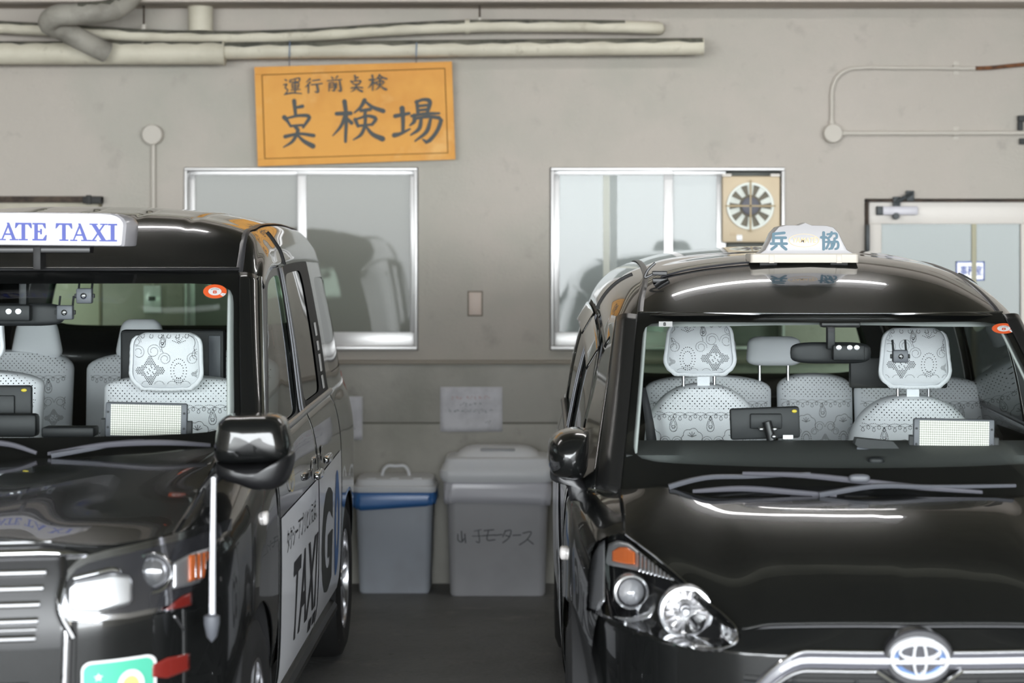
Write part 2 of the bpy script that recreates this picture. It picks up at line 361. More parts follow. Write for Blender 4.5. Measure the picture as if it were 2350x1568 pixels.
# sliding windows
def window(name, px0, py0, px1, py1, stiles, panes, pm, rail):
    w = struct(empty(name, wl((px0 + px1) / 2, py1)))
    L = w.location
    def put(n, mb, m, parent=w, b=None):
        o = mb.build(n, m, parent); me = o.data
        if parent is w:
            for v in me.vertices: v.co -= L
        return o
    t = 7
    mb = MB(); wrect(px0, py0, px1, py0 + t, -.13, .022, .004, mb); wrect(px0, py1 - 9, px1, py1, -.13, .03, .004, mb)
    wrect(px0, py0 + t, px0 + t, py1 - 9, -.13, .022, .004, mb); wrect(px1 - t, py0 + t, px1, py1 - 9, -.13, .022, .004, mb)
    put('frame', mb, ALU)
    for i, (a, b, c, d, off) in enumerate(panes):
        a, b, c, d = a - (7 if i == 0 else 0), b + (7 if i == 1 else 0), c - 7, d + 5
        mb = MB(); s0 = stiles
        wrect(a, c, b, c + 18, off - .02, off, .003, mb); wrect(a, d - rail, b, d, off - .02, off, .003, mb)
        wrect(a, c + 18, a + s0, d - rail, off - .02, off, .003, mb); wrect(b - s0, c + 18, b, d - rail, off - .02, off, .003, mb)
        sash = put('sash', mb, ALU)
        g = wrect(a + s0 - 2, c + 16, b - s0 + 2, d - rail + 2, off - .013, off - .009).build('pane', pm, sash)
        for v in g.data.vertices: v.co -= L
    return w
window('window_1', 424, 385, 958, 803, 21, [(428, 700, 390, 796, -.075), (680, 954, 390, 796, -.045)], PANE1, 38)
w2 = window('window_2', 1264, 385, 1800, 803, 21, [(1270, 1546, 390, 796, -.045), (1526, 1662, 390, 796, -.075)], PANE2, 38)
for (a, b, cc) in ((1385, 1400, srgb(196, 198, 186)), (1401, 1417, srgb(158, 164, 160))):  # pale strip is the stile; the darker one is its shadow, painted
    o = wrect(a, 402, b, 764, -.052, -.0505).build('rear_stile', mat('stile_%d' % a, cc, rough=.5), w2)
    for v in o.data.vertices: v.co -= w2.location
# exhaust fan set in the window
fan = tag(empty('exhaust_fan', wl(1722, 556, .0)), 'beige ventilation fan with round louvred opening in the window corner', 'fan')
def on(parent, mb, name, m, **k):
    o = mb.build(name, m, parent, **k); L = parent.location
    for v in o.data.vertices: v.co -= L
    return o
BEIGE = mat('beige_plastic', srgb(208, 190, 160), rough=.5)
on(fan, wrect(1657, 404, 1790, 557, -.05, .012, .012), 'panel', BEIGE)
fc = wl(1721.5, 473, .014); FR = 54 / 461.5
def ringm(c, r0, r1, y0, y1, n=40):
    return MB().lathe([(r0, y0), (r1, y0), (r1, y1), (r0, y1), (r0, y0)], c, 'y', n)
on(fan, ringm(fc, FR - .012, FR, -.016, .004), 'rim', mat('pale_louvre', srgb(226, 230, 222), rough=.5))
on(fan, MB().lathe([(.0, -.001), (FR, -.001), (FR, .003), (0, .003)], fc, 'y', 40), 'dark_opening', mat('fan_well', srgb(112, 106, 92), rough=.7))
for k in range(10):
    a = 2 * math.pi * k / 10 + .25; mb = MB()
    c0 = Vector((math.cos(a), 0, math.sin(a))); t0 = Vector((-math.sin(a), 0, math.cos(a)))
    P = [fc + c0 * (.055) + t0 * .012 + Vector((0, -.004, 0)), fc + c0 * FR * .97 + t0 * .024 + Vector((0, -.004, 0)), fc + c0 * FR * .97 - t0 * .010 + Vector((0, -.014, 0)), fc + c0 * .055 - t0 * .007 + Vector((0, -.014, 0))]
    on(fan, mb.prism(P, (0, .005, 0)), 'blade', MATS['pale_louvre'])
on(fan, MB().lathe([(.044, 0), (.044, -.018), (.036, -.022), (0, -.022)], fc, 'y', 28), 'hub', mat('hub_grey', srgb(98, 98, 106), rough=.6))
mb = MB(); mb.box(fc.x - .004, fc.x + .004, fc.y - .024, fc.y - .016, fc.z - FR - .012, fc.z + FR + .012); mb.box(fc.x - FR - .008, fc.x + FR + .008, fc.y - .024, fc.y - .016, fc.z - .004, fc.z + .004)
on(fan, mb, 'guard_bar', mat('tan_bar', srgb(170, 150, 112), rough=.5))
for a in (1656, 1767): on(fan, wrect(a, 399, a + 22, 406, -.01, .022, .003), 'mounting_clip', ALUW)
on(fan, wrect(1674, 532, 1688, 541, .01, .0145, .001), 'rating_plate', mat('plate_tan', srgb(198, 178, 148), rough=.5))
on(fan, wrect(1690, 539, 1703, 553, .01, .0142, .001), 'sticker', WHITEPL)

# right-hand glazed door
d1 = struct(empty('door_1', wl(2200, 1337.7)))
mb = MB(); wrect(1986, 458, 2419, 464, -.13, .02, .004, mb); wrect(1986, 464, 1993, 1337, -.13, .02, .004, mb); wrect(2412, 464, 2419, 1337, -.13, .02, .004, mb)
on(d1, mb, 'frame', RUSTDK)
mb = MB(); wrect(1987, 459, 2418, 514, -.05, -.01, .004, mb); wrect(1987, 514, 2024, 1336, -.05, -.01, .004, mb); wrect(2344, 514, 2411, 1334, -.05, -.01, .004, mb); wrect(2024, 1000, 2344, 1334, -.05, -.01, .004, mb)
on(d1, mb, 'door_leaf', ALUW)
on(d1, wrect(2020, 510, 2350, 1004, -.036, -.03), 'pane', glass('door_pane', (.6, .65, .62, 1), 1.3, rough=.02, frost=.72, frost_col=srgb(158, 167, 164)))
mb = MB(); wrect(2232, 512, 2243, 1004, -.028, -.02, .002, mb)
on(d1, mb, 'glazing_bar', mat('tan_bar2', srgb(170, 166, 140), rough=.5))
mb = MB(); wrect(2022, 474, 2104, 494, -.008, .04, .006, mb)
cl = on(d1, mb, 'door_closer', mat('closer_silver', srgb(196, 194, 200), rough=.35))
on(d1, wrect(2010, 474, 2024, 494, -.006, .042, .004), 'closer_cap', mat('closer_dark', srgb(50, 56, 58), rough=.5))
mb = MB(); wrect(2048, 452, 2064, 476, .0, .03, .003, mb); mb.tube([wl(2056, 466, .045), wl(2078, 452, .055), wl(2092, 444, .02)], .010, 8); wrect(2078, 438, 2096, 462, 0, .028, .003, mb)
mb.lathe([(0, -.02), (.016, -.02), (.018, 0), (.018, .02)], wl(2056, 496, .03), 'y', 14)
on(d1, mb, 'closer_arm', MATS['closer_dark'])
on(d1, wrect(1985, 516, 1993, 576, .0, .045, .003), 'hinge', MATS['closer_dark'])
notice = tag(empty('door_notice', wl(2230, 640, .0)), 'white notice with blue border and blue characters on the glazed door', 'notice')
on(notice, wrect(2196, 600, 2262, 644, -.03, -.024, 0), 'board', WHITEPL)
BLUE = mat('notice_blue', srgb(62, 88, 170), rough=.5)
mb = MB(); wrect(2196, 600, 2262, 603, -.024, -.0225, 0, mb); wrect(2196, 641, 2262, 644, -.024, -.0225, 0, mb); wrect(2259, 600, 2262, 644, -.024, -.0225, 0, mb); wrect(2196, 600, 2199, 644, -.024, -.0225, 0, mb)
on(notice, mb, 'border', BLUE)
vf = text2d('事務室', 24 / 461.5, bold=.0008)
o = wl(2229, 623, -.022); on(notice, flat_mesh(vf, lambda u, v: (o.x + u * .72, o.y, o.z + v)), 'lettering', BLUE, smooth=0)

# left-hand sliding door, seen above and through the tall taxi
d2 = struct(empty('door_2', wl(10, 1337.7)))
on(d2, wrect(-208, 464, 231, 1336, -.06, -.02, .004), 'door_leaf', mat('cream_door', srgb(196, 190, 172), rough=.6, noise=[(3, 3, srgb(184, 178, 160), .45, .65)]))
on(d2, wrect(-260, 451, 238, 465, 0, .05, .004), 'door_track', RUSTDK)
mb = MB(); wrect(196, 452, 238, 468, 0, .07, .004, mb); wrect(205, 449, 216, 470, .06, .08, .002, mb)
on(d2, mb, 'track_bracket', mat('bracket_black', (.03, .03, .028, 1), rough=.7))
on(d2, wrect(227, 466, 236, 1336, -.06, .0, .002), 'door_stile', mat('stile_olive', srgb(120, 112, 92), rough=.6))

# pipes under the beam
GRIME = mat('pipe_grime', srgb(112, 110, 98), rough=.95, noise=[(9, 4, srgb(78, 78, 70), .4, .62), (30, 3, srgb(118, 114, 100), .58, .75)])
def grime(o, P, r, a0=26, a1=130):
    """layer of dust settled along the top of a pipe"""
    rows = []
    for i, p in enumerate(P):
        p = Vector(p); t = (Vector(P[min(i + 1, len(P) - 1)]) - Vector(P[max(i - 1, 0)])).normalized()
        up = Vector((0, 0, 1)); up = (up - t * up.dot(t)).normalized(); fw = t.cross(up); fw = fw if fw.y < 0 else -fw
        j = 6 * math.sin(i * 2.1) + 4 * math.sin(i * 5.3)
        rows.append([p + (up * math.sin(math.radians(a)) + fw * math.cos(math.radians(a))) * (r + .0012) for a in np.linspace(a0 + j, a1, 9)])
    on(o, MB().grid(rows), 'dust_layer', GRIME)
def pipe(name, label, pts, r, m, n=16, rings=(), cat='pipe', smooth_n=40):
    P = bez([tuple(wl(px, py, off)) for px, py, off in pts], smooth_n)
    mb = MB().tube(P, r, n)
    o = empty(name, P[0]); on(o, mb, 'pipe_run', m)
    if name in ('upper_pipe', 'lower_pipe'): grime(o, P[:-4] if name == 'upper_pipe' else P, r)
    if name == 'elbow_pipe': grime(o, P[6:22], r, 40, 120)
    for k, rr, ww in rings:
        p = Vector(P[k]); t = (Vector(P[min(k + 1, len(P) - 1)]) - Vector(P[max(k - 1, 0)])).normalized()
        on(o, MB().tube([p - t * ww, p + t * ww], rr, n), 'collar', m)
    return tag(o, label, cat)
pipe('upper_pipe', 'slim cream pipe sagging along the wall above the thicker pipe', [(-420, 56, .12), (-120, 58, .12), (60, 66, .12), (200, 74, .12), (330, 82, .12), (520, 86, .12), (700, 81, .12), (900, 68, .12), (1100, 60, .12), (1300, 60, .12), (1480, 63, .12), (1508, 64, .10), (1512, 66, .03)], .031, PIPEM, rings=[(54, .036, .012)], smooth_n=72)
lpo = pipe('lower_pipe', 'cream pipe with a cut end above the yellow board, thickly insulated at left', [(505, 117, .14), (900, 113, .14), (1300, 109, .14), (1613, 107, .14)], .0415, PIPEM, rings=[(39, .043, .004)])
on(lpo, MB().tube([wl(-1200, 122, .14), wl(200, 122, .14), wl(517, 122, .14)], .057, 20), 'insulation', PIPEM)
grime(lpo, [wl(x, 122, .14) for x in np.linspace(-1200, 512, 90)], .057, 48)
for px, r in ((514, .061), (150, .0585), (330, .0585)): on(lpo, MB().tube([wl(px - 2, 122, .14), wl(px + 2, 122, .14)], r, 20), 'collar', PIPEM)
pipe('elbow_pipe', 'dusty grey wrapped pipe bending back over the cream pipes', [(318, -60, .30), (300, -8, .32), (270, 18, .38), (180, 32, .46), (125, 38, .46), (112, 52, .42), (150, 72, .34), (200, 98, .29), (245, 120, .235)], .052, DUSTY, rings=[(12, .054, .01), (2, .055, .012)], smooth_n=48)
pipe('vertical_pipe', 'short upright cream pipe dropping from the beam at upper left', [(460, -30, .075), (460, 20, .075), (460, 72, .075)], .062, PIPEM, smooth_n=12)
for px, pyb, lab in ((330, 62, 'thin hanger rod beside the elbow pipe'), (1101, 46, 'thin hanger rod above the middle of the slim pipe')):
    h = tag(empty('hanger_rod', wl(px, pyb, .12)), lab, 'rod')
    on(h, MB().tube([wl(px, -10, .12), wl(px, pyb, .12)], .005, 8), 'rod', RUSTDK); on(h, MB().lathe([(0, -.012), (.014, -.012), (.014, .012), (0, .012)], wl(px, pyb, .12), 'z', 12), 'nut', CONDUIT)

# yellow board hung from the pipe by wires
TL, TR, BR, BL = wl(584, 154, .07), wl(1037, 141, .07), wl(1045, 366, .05), wl(592, 382, .05)
def bquad(px, py):        # pixel -> point on the face of the board (bilinear in its own plane)
    u, v = (px - 584 - (py - 150) * .035) / 453.0, (py - 154 + (px - 584) * .0287) / 227.0
    return TL.lerp(TR, u).lerp(BL.lerp(BR, u), v)
board = tag(empty('yellow_board', BL.lerp(BR, .5)), 'yellow painted wooden board with black brushed characters, hung askew', 'board')
YEL = mat('yellow_paint', srgb(214, 150, 48), rough=.55, noise=[(2.2, 4, srgb(200, 132, 28), .45, .65), (4, 4, srgb(218, 164, 84), .55, .72)])
nB = (TR - TL).cross(BL - TL).normalized(); nB = nB if nB.y < 0 else -nB
on(board, MB().prism([TL, TR, BR, BL], -nB * .02), 'panel', YEL)
for (a, b, c, d) in (((0, 0), (1, 0), (1, .062), (0, .075)), ((0, .93), (1, .935), (1, 1), (0, 1)), ((0, .07), (.034, .07), (.034, .935), (0, .935)), ((.966, .062), (1, .062), (1, .935), (.966, .935))):
    q = [TL.lerp(TR, u).lerp(BL.lerp(BR, u), v) for u, v in (a, b, c, d)]
    on(board, MB().prism(q, nB * .006), 'edging', YEL)
mb = MB()
for (a, b) in (((.036, .082), (.964, .069)), ((.036, .925), (.964, .93)), ((.037, .08), (.037, .925)), ((.963, .07), (.963, .93))):
    q = [TL.lerp(TR, u).lerp(BL.lerp(BR, u), v) + nB * .001 for u, v in (a, b)]; mb.tube(q, .0022, 6)
on(board, mb, 'edge_groove', mat('groove_brown', srgb(130, 92, 34), rough=.8))
out = ([], [])
for ch, x, y, w, h, wt in (('奌', 639, 229, 86, 105, 7.6), ('検', 764, 230, 107, 97, 7.6), ('場', 905, 229, 99, 100, 7.6),
                           ('運', 650, 179, 41, 39, 3.1), ('行', 699, 179, 38, 36, 3.4), ('前', 751, 175, 33, 36, 3.1), ('奌', 801, 173, 33, 37, 3.1), ('検', 845, 172, 39, 37, 3.1)):
    brush(ch, x, -y, w, h, wt, out)
on(board, flat_mesh(out, lambda u, v: bquad(u, -v) + nB * .0015), 'lettering', mat('board_ink', srgb(48, 52, 50), rough=.55), smooth=0)
WIRE = mat('blue_wire', srgb(104, 124, 150), rough=.5)
for px, py in ((664, 152), (955, 144)):
    p = bquad(px, py)
    on(board, MB().tube([p, wl(px, 128, .187), wl(px + 1, 100, .187), wl(px + 1, 94, .14)], .003, 6), 'hanging_wire', WIRE)

# conduits and boxes
cj = tag(empty('conduit_run', wl(352, 310)), 'painted conduit dropping from a round junction box to a wall switch', 'conduit')
on(cj, MB().lathe([(0, -.045), (.046, -.045), (.051, -.038), (.051, 0)], wl(352, 310), 'y', 32), 'junction_box', CONDUIT)
on(cj, MB().tube([wl(352, 330, .016), wl(352, 655, .016)], .0115, 12), 'pipe_run', CONDUIT)
sw = on(cj, wrect(333, 655, 373, 718, 0, .05, .006), 'switch_box', WHITEPL)
for a in ((345, 680, 361, 690),): on(cj, wrect(*a, .05, .054, .001), 'switch_window', mat('switch_dark', srgb(60, 66, 58), rough=.4))
cr = tag(empty('conduit_run', wl(1910, 307)), 'painted conduit loop with round junction box at upper right, rusted at one end', 'conduit')
on(cr, MB().lathe([(0, -.045), (.043, -.045), (.048, -.038), (.048, 0)], wl(1910, 307), 'y', 32), 'junction_box', CONDUIT)
on(cr, MB().tube(bez([tuple(wl(x, y, .016)) for x, y in ((1909, 290), (1909, 240), (1910, 205), (1922, 176), (1945, 160), (1975, 156), (2060, 156), (2140, 156), (2200, 157), (2240, 157))], 40), .010, 12), 'pipe_run', CONDUIT)
on(cr, MB().tube(bez([tuple(wl(x, y, o)) for x, y, o in ((2238, 157, .016), (2270, 156, .018), (2310, 152, .022), (2420, 141, .03))], 16), .0102, 12), 'rusted_end', RUST)
on(cr, MB().tube([wl(1925, 306, .016), wl(2420, 305, .016)], .0115, 12), 'pipe_run', CONDUIT)
on(cr, MB().tube([wl(1909, 292, .016), wl(1909, 276, .016)], .015, 12), 'collar', CONDUIT); on(cr, MB().tube([wl(1928, 306, .016), wl(1940, 306, .016)], .016, 12), 'collar', CONDUIT)
for y in (156, 306):
    mb = MB(); wrect(2187, y - 15, 2200, y - 5, 0, .004, .001, mb); wrect(2187, y + 5, 2200, y + 15, 0, .004, .001, mb)
    mb.tube([wl(2187, y, .016), wl(2200, y, .016)], .0135, 12); on(cr, mb, 'saddle_clamp', CONDUIT)
br = tag(empty('wall_bracket', wl(2345, 330)), 'blackened metal bracket at the right edge of the wall', 'bracket')
mb = MB(); wrect(2334, 266, 2400, 280, 0, .04, .004, mb); wrect(2334, 280, 2345, 300, 0, .03, .004, mb); wrect(2338, 318, 2400, 332, 0, .03, .004, mb)
on(br, mb, 'plate', mat('blackened_steel', srgb(58, 60, 60), rough=.8))
pt = tag(empty('blank_wall_plate', wl(1090, 725)), 'pinkish blank cover plate on the wall between the windows', 'wall plate')
on(pt, wrect(1073, 668, 1108, 726, 0, .004, .001), 'surround', mat('plate_edge', srgb(120, 112, 100), rough=.7)); on(pt, wrect(1076, 671, 1105, 723, .002, .008, .002), 'cover', mat('plate_pink', srgb(196, 180, 168), rough=.5))
for y in (676, 718): on(pt, MB().lathe([(0, -.010), (.004, -.010), (.004, -.006)], wl(1090, y, 0), 'y', 10), 'screw', CONDUIT)
# paper notices
PAPER = mat('paper', srgb(206, 206, 210), rough=.85, noise=[(9, 4, srgb(190, 190, 194), .42, .62)])
def paper(px0, py0, px1, py1, label, lines, seed):
    random.seed(seed); o = tag(empty('paper_notice', wl((px0 + px1) / 2, py1, .032)), label, 'paper')
    P = []
    for j in range(9):
        P.append([wl(lerp(px0, px1, i / 10), lerp(py0, py1, j / 8), .036 + .002 * math.sin(i * 1.3 + seed) + .0025 * math.sin(j * 1.7 + i * .4)) for i in range(11)])
    on(o, MB().grid(P), 'sheet', PAPER, thick=.0006)
    for x0, x1, cy, size, m in lines:          # writing too faint to read: rows of small blurred marks
        vf = ([], []); x = x0
        while x < x1:
            for k in range(3):
                a = (x + random.uniform(0, size * .7), -cy + random.uniform(-.4, .4) * size); b = (a[0] + random.uniform(-.4, .5) * size, a[1] + random.uniform(-.35, .35) * size)
                vs, fs = stroke2d([a, b], size * .16, 4); o0 = len(vf[0]); vf[0].extend((q[0], q[1], len(vf[1])) for q in vs); vf[1].extend(tuple(o0 + t for t in f) for f in fs)
            x += size * 1.15
        on(o, flat_mesh(vf, lambda u, v: wl(u, -v, .0425)), 'lettering', m, smooth=0)
    return o
RINK = mat('faded_red_ink', srgb(188, 158, 160), rough=.8); FINK = mat('faded_ink', srgb(128, 134, 140), rough=.8)
paper(1010, 888, 1153, 991, 'creased white notice with faded red heading above the larger bin', [(1036, 1122, 913, 9, RINK), (1058, 1104, 928, 9, FINK), (1030, 1126, 943, 8, FINK), (1114, 1130, 968, 7, FINK)], 1)
paper(768, 910, 832, 1010, 'white notice half hidden behind the tall taxi', [(796, 812, 985, 9, FINK)], 4)

# bins
def rrect(hx, hy, r, n=6):
    pts = []
    for cx, cy, a0 in ((hx - r, hy - r, 0), (-hx + r, hy - r, 90), (-hx + r, -hy + r, 180), (hx - r, -hy + r, 270)):
        for k in range(n + 1):
            a = math.radians(a0 + 90 * k / n); pts.append((cx + r * math.cos(a), cy + r * math.sin(a)))
    return pts
def rloft(levels, cx=0, cy=0, cap=True):
    mb = MB(); rows = [[(cx + x, cy + y, z) for x, y in rrect(hx, hy, r)] for z, hx, hy, r in levels]
    n = len(rows[0]); mb.grid(rows, closed_u=True)
    if cap: mb.f.append(tuple(range(n - 1, -1, -1))); mb.f.append(tuple((len(rows) - 1) * n + k for k in range(n)))
    return mb
BINM = mat('pale_grey_bin', srgb(158, 164, 172), rough=.5, noise=[(3, 3, srgb(150, 154, 160), .45, .65)]); LIDM = mat('white_bin_lid', srgb(214, 216, 218), rough=.45)
bs = tag(empty('rubbish_bin', W(909, 1365, 10.2)), 'smaller pale grey bin with handled white lid and blue bag edge', 'bin'); bs.location.z = 0
rloft([(0, .165, .13, .03), (.01, .170, .135, .03), (.47, .187, .148, .035), (.51, .187, .148, .035)]).build('body', BINM, bs)
rloft([(.488, .199, .158, .04), (.50, .203, .162, .04), (.515, .203, .162, .04), (.522, .192, .152, .05), (.548, .185, .145, .05), (.556, .165, .125, .05)]).build('lid', LIDM, bs)
MB().tube(bez([(-.068, -.02, .55), (-.058, -.02, .585), (-.045, -.02, .60), (0, -.02, .602), (.045, -.02, .60), (.058, -.02, .585), (.068, -.02, .55)], 26), .0085, 10).build('lid_handle', LIDM, bs)
for x in (-.11, .0, .11): MB().box(x - .022, x + .022, -.137, -.118, .543, .557, .004).build('lid_clip', LIDM, bs)
MB().box(-.09, .09, -.128, -.1, .0, .012, .003).build('foot', RUBBER, bs)
def bag(levels, amp, seed):
    random.seed(seed); rows = []
    for li, (z, hx, hy, r) in enumerate(levels):
        row = []
        for k, (x, y) in enumerate(rrect(hx, hy, r, 14)):
            w = amp * (math.sin(k * .9 + li * 1.1 + seed) + .6 * math.sin(k * 2.3 - li)) * (li / (len(levels) - 1))
            dz = -.026 * li / (len(levels) - 1) * (1 + math.sin(x * 11 + seed))
            row.append((x * (1 + w), y * (1 + w), z + dz))
        rows.append(row)
    return MB().grid(rows, closed_u=True)
bag([(.495, .190, .151, .04), (.486, .197, .158, .04), (.47, .199, .160, .04), (.45, .198, .159, .04), (.435, .196, .157, .04)], .016, 2).build('bin_liner', mat('blue_film', srgb(58, 108, 168), rough=.3), bs, thick=.001, label='blue plastic bag folded over the rim')
bl = tag(empty('rubbish_bin', W(1143, 1370, 10.14)), 'larger grey bin with handwritten characters and a domed white lid', 'bin'); bl.location.z = 0
rloft([(0, .222, .15, .035), (.012, .228, .155, .035), (.52, .243, .167, .04), (.56, .243, .167, .04)]).build('body', mat('grey_bin', srgb(152, 152, 154), rough=.5, noise=[(3, 3, srgb(144, 144, 146), .45, .65)]), bl)
rloft([(.545, .262, .178, .05), (.57, .277, .186, .05), (.60, .277, .186, .05), (.615, .262, .176, .05), (.655, .250, .166, .05), (.662, .235, .155, .05)]).build('lid', LIDM, bl)
rloft([(.655, .205, .13, .07), (.68, .190, .118, .07), (.70, .155, .09, .06), (.706, .13, .07, .05)]).build('lid_dome', LIDM, bl)
MB().box(-.085, .085, -.108, -.07, .674, .701, .008).build('handle_recess', mat('recess_grey', srgb(150, 152, 154), rough=.5), bl)
for x in (-.12, -.03, .09): MB().box(x - .001, x + .001, -.186, -.15, .61, .65).build('lid_rib', LIDM, bl)
vf = ([], [])
for ch, x in (('山', 1050), ('手', 1082)): brush(ch, x, -1213, 32, 34, 2.6, vf)
for pts in ([(1111, 1218), (1133, 1216)], [(1108, 1230), (1136, 1228)], [(1121, 1217), (1119, 1240), (1136, 1239)], [(1136, 1229), (1152, 1227)], [(1160, 1218), (1154, 1232)], [(1160, 1219), (1172, 1217), (1168, 1234), (1154, 1246)], [(1160, 1229), (1170, 1232)], [(1177, 1229), (1195, 1228)], [(1200, 1224), (1219, 1221), (1210, 1238), (1192, 1251)], [(1210, 1238), (1224, 1249)]):
    a, b = stroke2d([(x, -y) for x, y in pts], 2.6); o0 = len(vf[0]); vf[0].extend(a); vf[1].extend(tuple(o0 + i for i in f) for f in b)
bx = bl.location
def binpt(u, v):
    Y = bx.y - .161; p = W(u, -v, Y); t = (p.z - .012) / .508; yy = -lerp(.155, .167, t) - .0012
    return (p.x - bx.x, yy, p.z)
flat_mesh(vf, binpt).build('lettering', mat('marker_grey', srgb(72, 74, 78), rough=.7), bl, smooth=0)
bag([(.552, .252, .172, .05), (.545, .257, .176, .05), (.53, .258, .177, .05), (.51, .257, .176, .05), (.485, .253, .174, .05)], .016, 5).build('bin_liner', mat('clear_film', srgb(196, 196, 202), rough=.3), bl, thick=.001, label='clear plastic bag sagging from the rim')

# ceiling lamps (bare tubes on battens)
def lamp(x, y, label, L=1.2):
    l = tag(empty('ceiling_lamp', (x, y, 3.08)), label, 'lamp', 'tube lamps under the ceiling')
    MB().box(-L / 2 - .02, L / 2 + .02, -.05, .05, .0, CEIL - 3.08, .006).build('batten', mat('white_batten', (.8, .8, .8, 1), rough=.4), l)
    for dy in (-.03, .03):
        MB().tube([(-L / 2, dy, -.018), (L / 2, dy, -.018)], .015, 12).build('tube', mat('lit_tube', (1, 1, 1, 1), emit=((1, .97, .95, 1), TUBE_E)), l)
    for sx in (-1, 1): MB().box(sx * (L / 2 + .012) - .01, sx * (L / 2 + .012) + .01, -.05, .05, -.04, .0, .003).build('lamp_holder', WHITEPL, l)
lamp(.98, 8.9, 'twin tube ceiling lamp over the right taxi', 1.5); lamp(-1.65, 8.1, 'twin tube ceiling lamp over the left taxi')
for x, lab in ((-4.6, 'twin tube ceiling lamp near the left wall'), (4.2, 'twin tube ceiling lamp beyond the right taxi')): lamp(x, 8.9, lab)
# ------------------------------------------------------------------ shared car parts
class Loft:
    """body side: cross-sections (half width, height) at stations along the car"""
    def __init__(s, st):
        s.y = [a for a, _ in st]; s.p = np.array([b for _, b in st], float); s.nk = s.p.shape[1]; s.c = {}
    def sec(s, y):
        key = round(y, 4)
        if key not in s.c: s.c[key] = crom(s.y, s.p, y)
        return s.c[key]
    def P(s, y, k):
        q = crom(range(s.nk), s.sec(y), k); return Vector((q[0], y, q[1]))
    def F(s, y, z):
        key = ('d', round(y, 4))
        if key not in s.c:
            e = s.sec(y); s.c[key] = np.array([crom(range(s.nk), e, t) for t in np.linspace(0, s.nk - 1, 90)])
        d = s.c[key]; return float(np.interp(z, np.maximum.accumulate(d[:, 1]), d[:, 0]))
class Car:
    def __init__(s, name, xc, yn):
        s.xc, s.yn = xc, yn; s.root = empty(name, (xc, yn, 0))
    def pt(s, px, py, y):
        t = y + s.yn; return Vector(((px - VX) / FPX * t - s.xc, y, CH - (py - VY) / FPX * t))
    def hit(s, g, px, py, y0, y1, n=26):
        """first crossing of the surface g = 0 along the line of sight"""
        a = y0; ga = g(s.pt(px, py, a))
        for i in range(1, n + 1):
            b = lerp(y0, y1, i / n); gb = g(s.pt(px, py, b))
            if (ga < 0) != (gb < 0):
                for _ in range(16):
                    m = (a + b) / 2; gm = g(s.pt(px, py, m))
                    if (gm < 0) == (ga < 0): a = m
                    else: b = m
                return s.pt(px, py, (a + b) / 2)
            a, ga = b, gb
        return s.pt(px, py, y1)
    def add(s, mb, name, m, parent=None, **k):
        return mb.build(name, m, parent or s.root, **k)
def mir(P): return [[Vector((-p[0], p[1], p[2])) for p in r] for r in P]
def flip(p): return Vector((-p[0], p[1], p[2]))
def ring_patch(fn, l, r, b, t, n=22, nr=3, sq=9, closed=True):
    """frame around an opening: fn maps the unit square to the surface"""
    per = [(i / n, 0) for i in range(n)] + [(1, i / n) for i in range(n)] + [(1 - i / n, 1) for i in range(n)] + [(0, 1 - i / n) for i in range(n)]
    rows = []
    for j in range(nr + 1):
        w = j / nr; row = []
        for u, v in per:
            a, c = 2 * u - 1, 2 * v - 1; f = 1 / (abs(a) ** sq + abs(c) ** sq) ** (1 / sq)
            ui, vi = l + (a * f + 1) / 2 * (1 - l - r), b + (c * f + 1) / 2 * (1 - b - t)
            row.append(fn(lerp(u, ui, w), lerp(v, vi, w)))
        rows.append(row)
    return MB().grid(rows, closed_u=True)
def patch(fn, nu, nv):
    return MB().grid([[fn(i / nu, j / nv) for i in range(nu + 1)] for j in range(nv + 1)])
def band(car, upper, lower, surf, nx=30, ny=8, off=(0, 0, 0)):
    """surface piece between two pixel curves (both given left to right), laid on surf(px, py)"""
    x0, x1 = max(upper[0][0], lower[0][0]), min(upper[-1][0], lower[-1][0]); o = Vector(off); P = []
    for j in range(ny + 1):
        row = []
        for i in range(nx + 1):
            x = lerp(x0, x1, i / nx)
            yu, yl = lin([p[0] for p in upper], [p[1] for p in upper], x), lin([p[0] for p in lower], [p[1] for p in lower], x)
            row.append(surf(x, lerp(yu, yl, j / ny)) + o)
        P.append(row)
    return P
def inpoly(x, y, poly):
    c = False; n = len(poly)
    for i in range(n):
        (xa, ya), (xb, yb) = poly[i], poly[i - 1]
        if (ya > y) != (yb > y) and x < (xb - xa) * (y - ya) / (yb - ya) + xa: c = not c
    return c
def cut(mb, car, side, poly, ymax):
    """opening in a body panel, the same on both sides of the car"""
    keep = []
    for f in mb.f:
        c = sum((Vector(mb.v[i]) for i in f), Vector()) / len(f)
        if c.y < ymax:
            X = abs(c.x) * side; t = c.y + car.yn; px, py = VX + FPX * (X + car.xc) / t, VY - FPX * (c.z - CH) / t
            if inpoly(px, py, poly): continue
        keep.append(f)
    mb.f = keep; return mb
def bowl(P, depth, edge=.10):
    n, m = len(P), len(P[0])
    sm = lambda t: t * t * (3 - 2 * t)
    return [[P[j][i] + Vector((0, depth * sm(min(1, min(i / (m - 1), 1 - i / (m - 1), j / (n - 1), 1 - j / (n - 1)) / edge)), 0)) for i in range(m)] for j in range(n)]
def arch(c, r, zc, sill):
    return lambda y: max(sill, zc + math.sqrt(max(0, r * r - (y - c) ** 2))) if abs(y - c) < r else sill

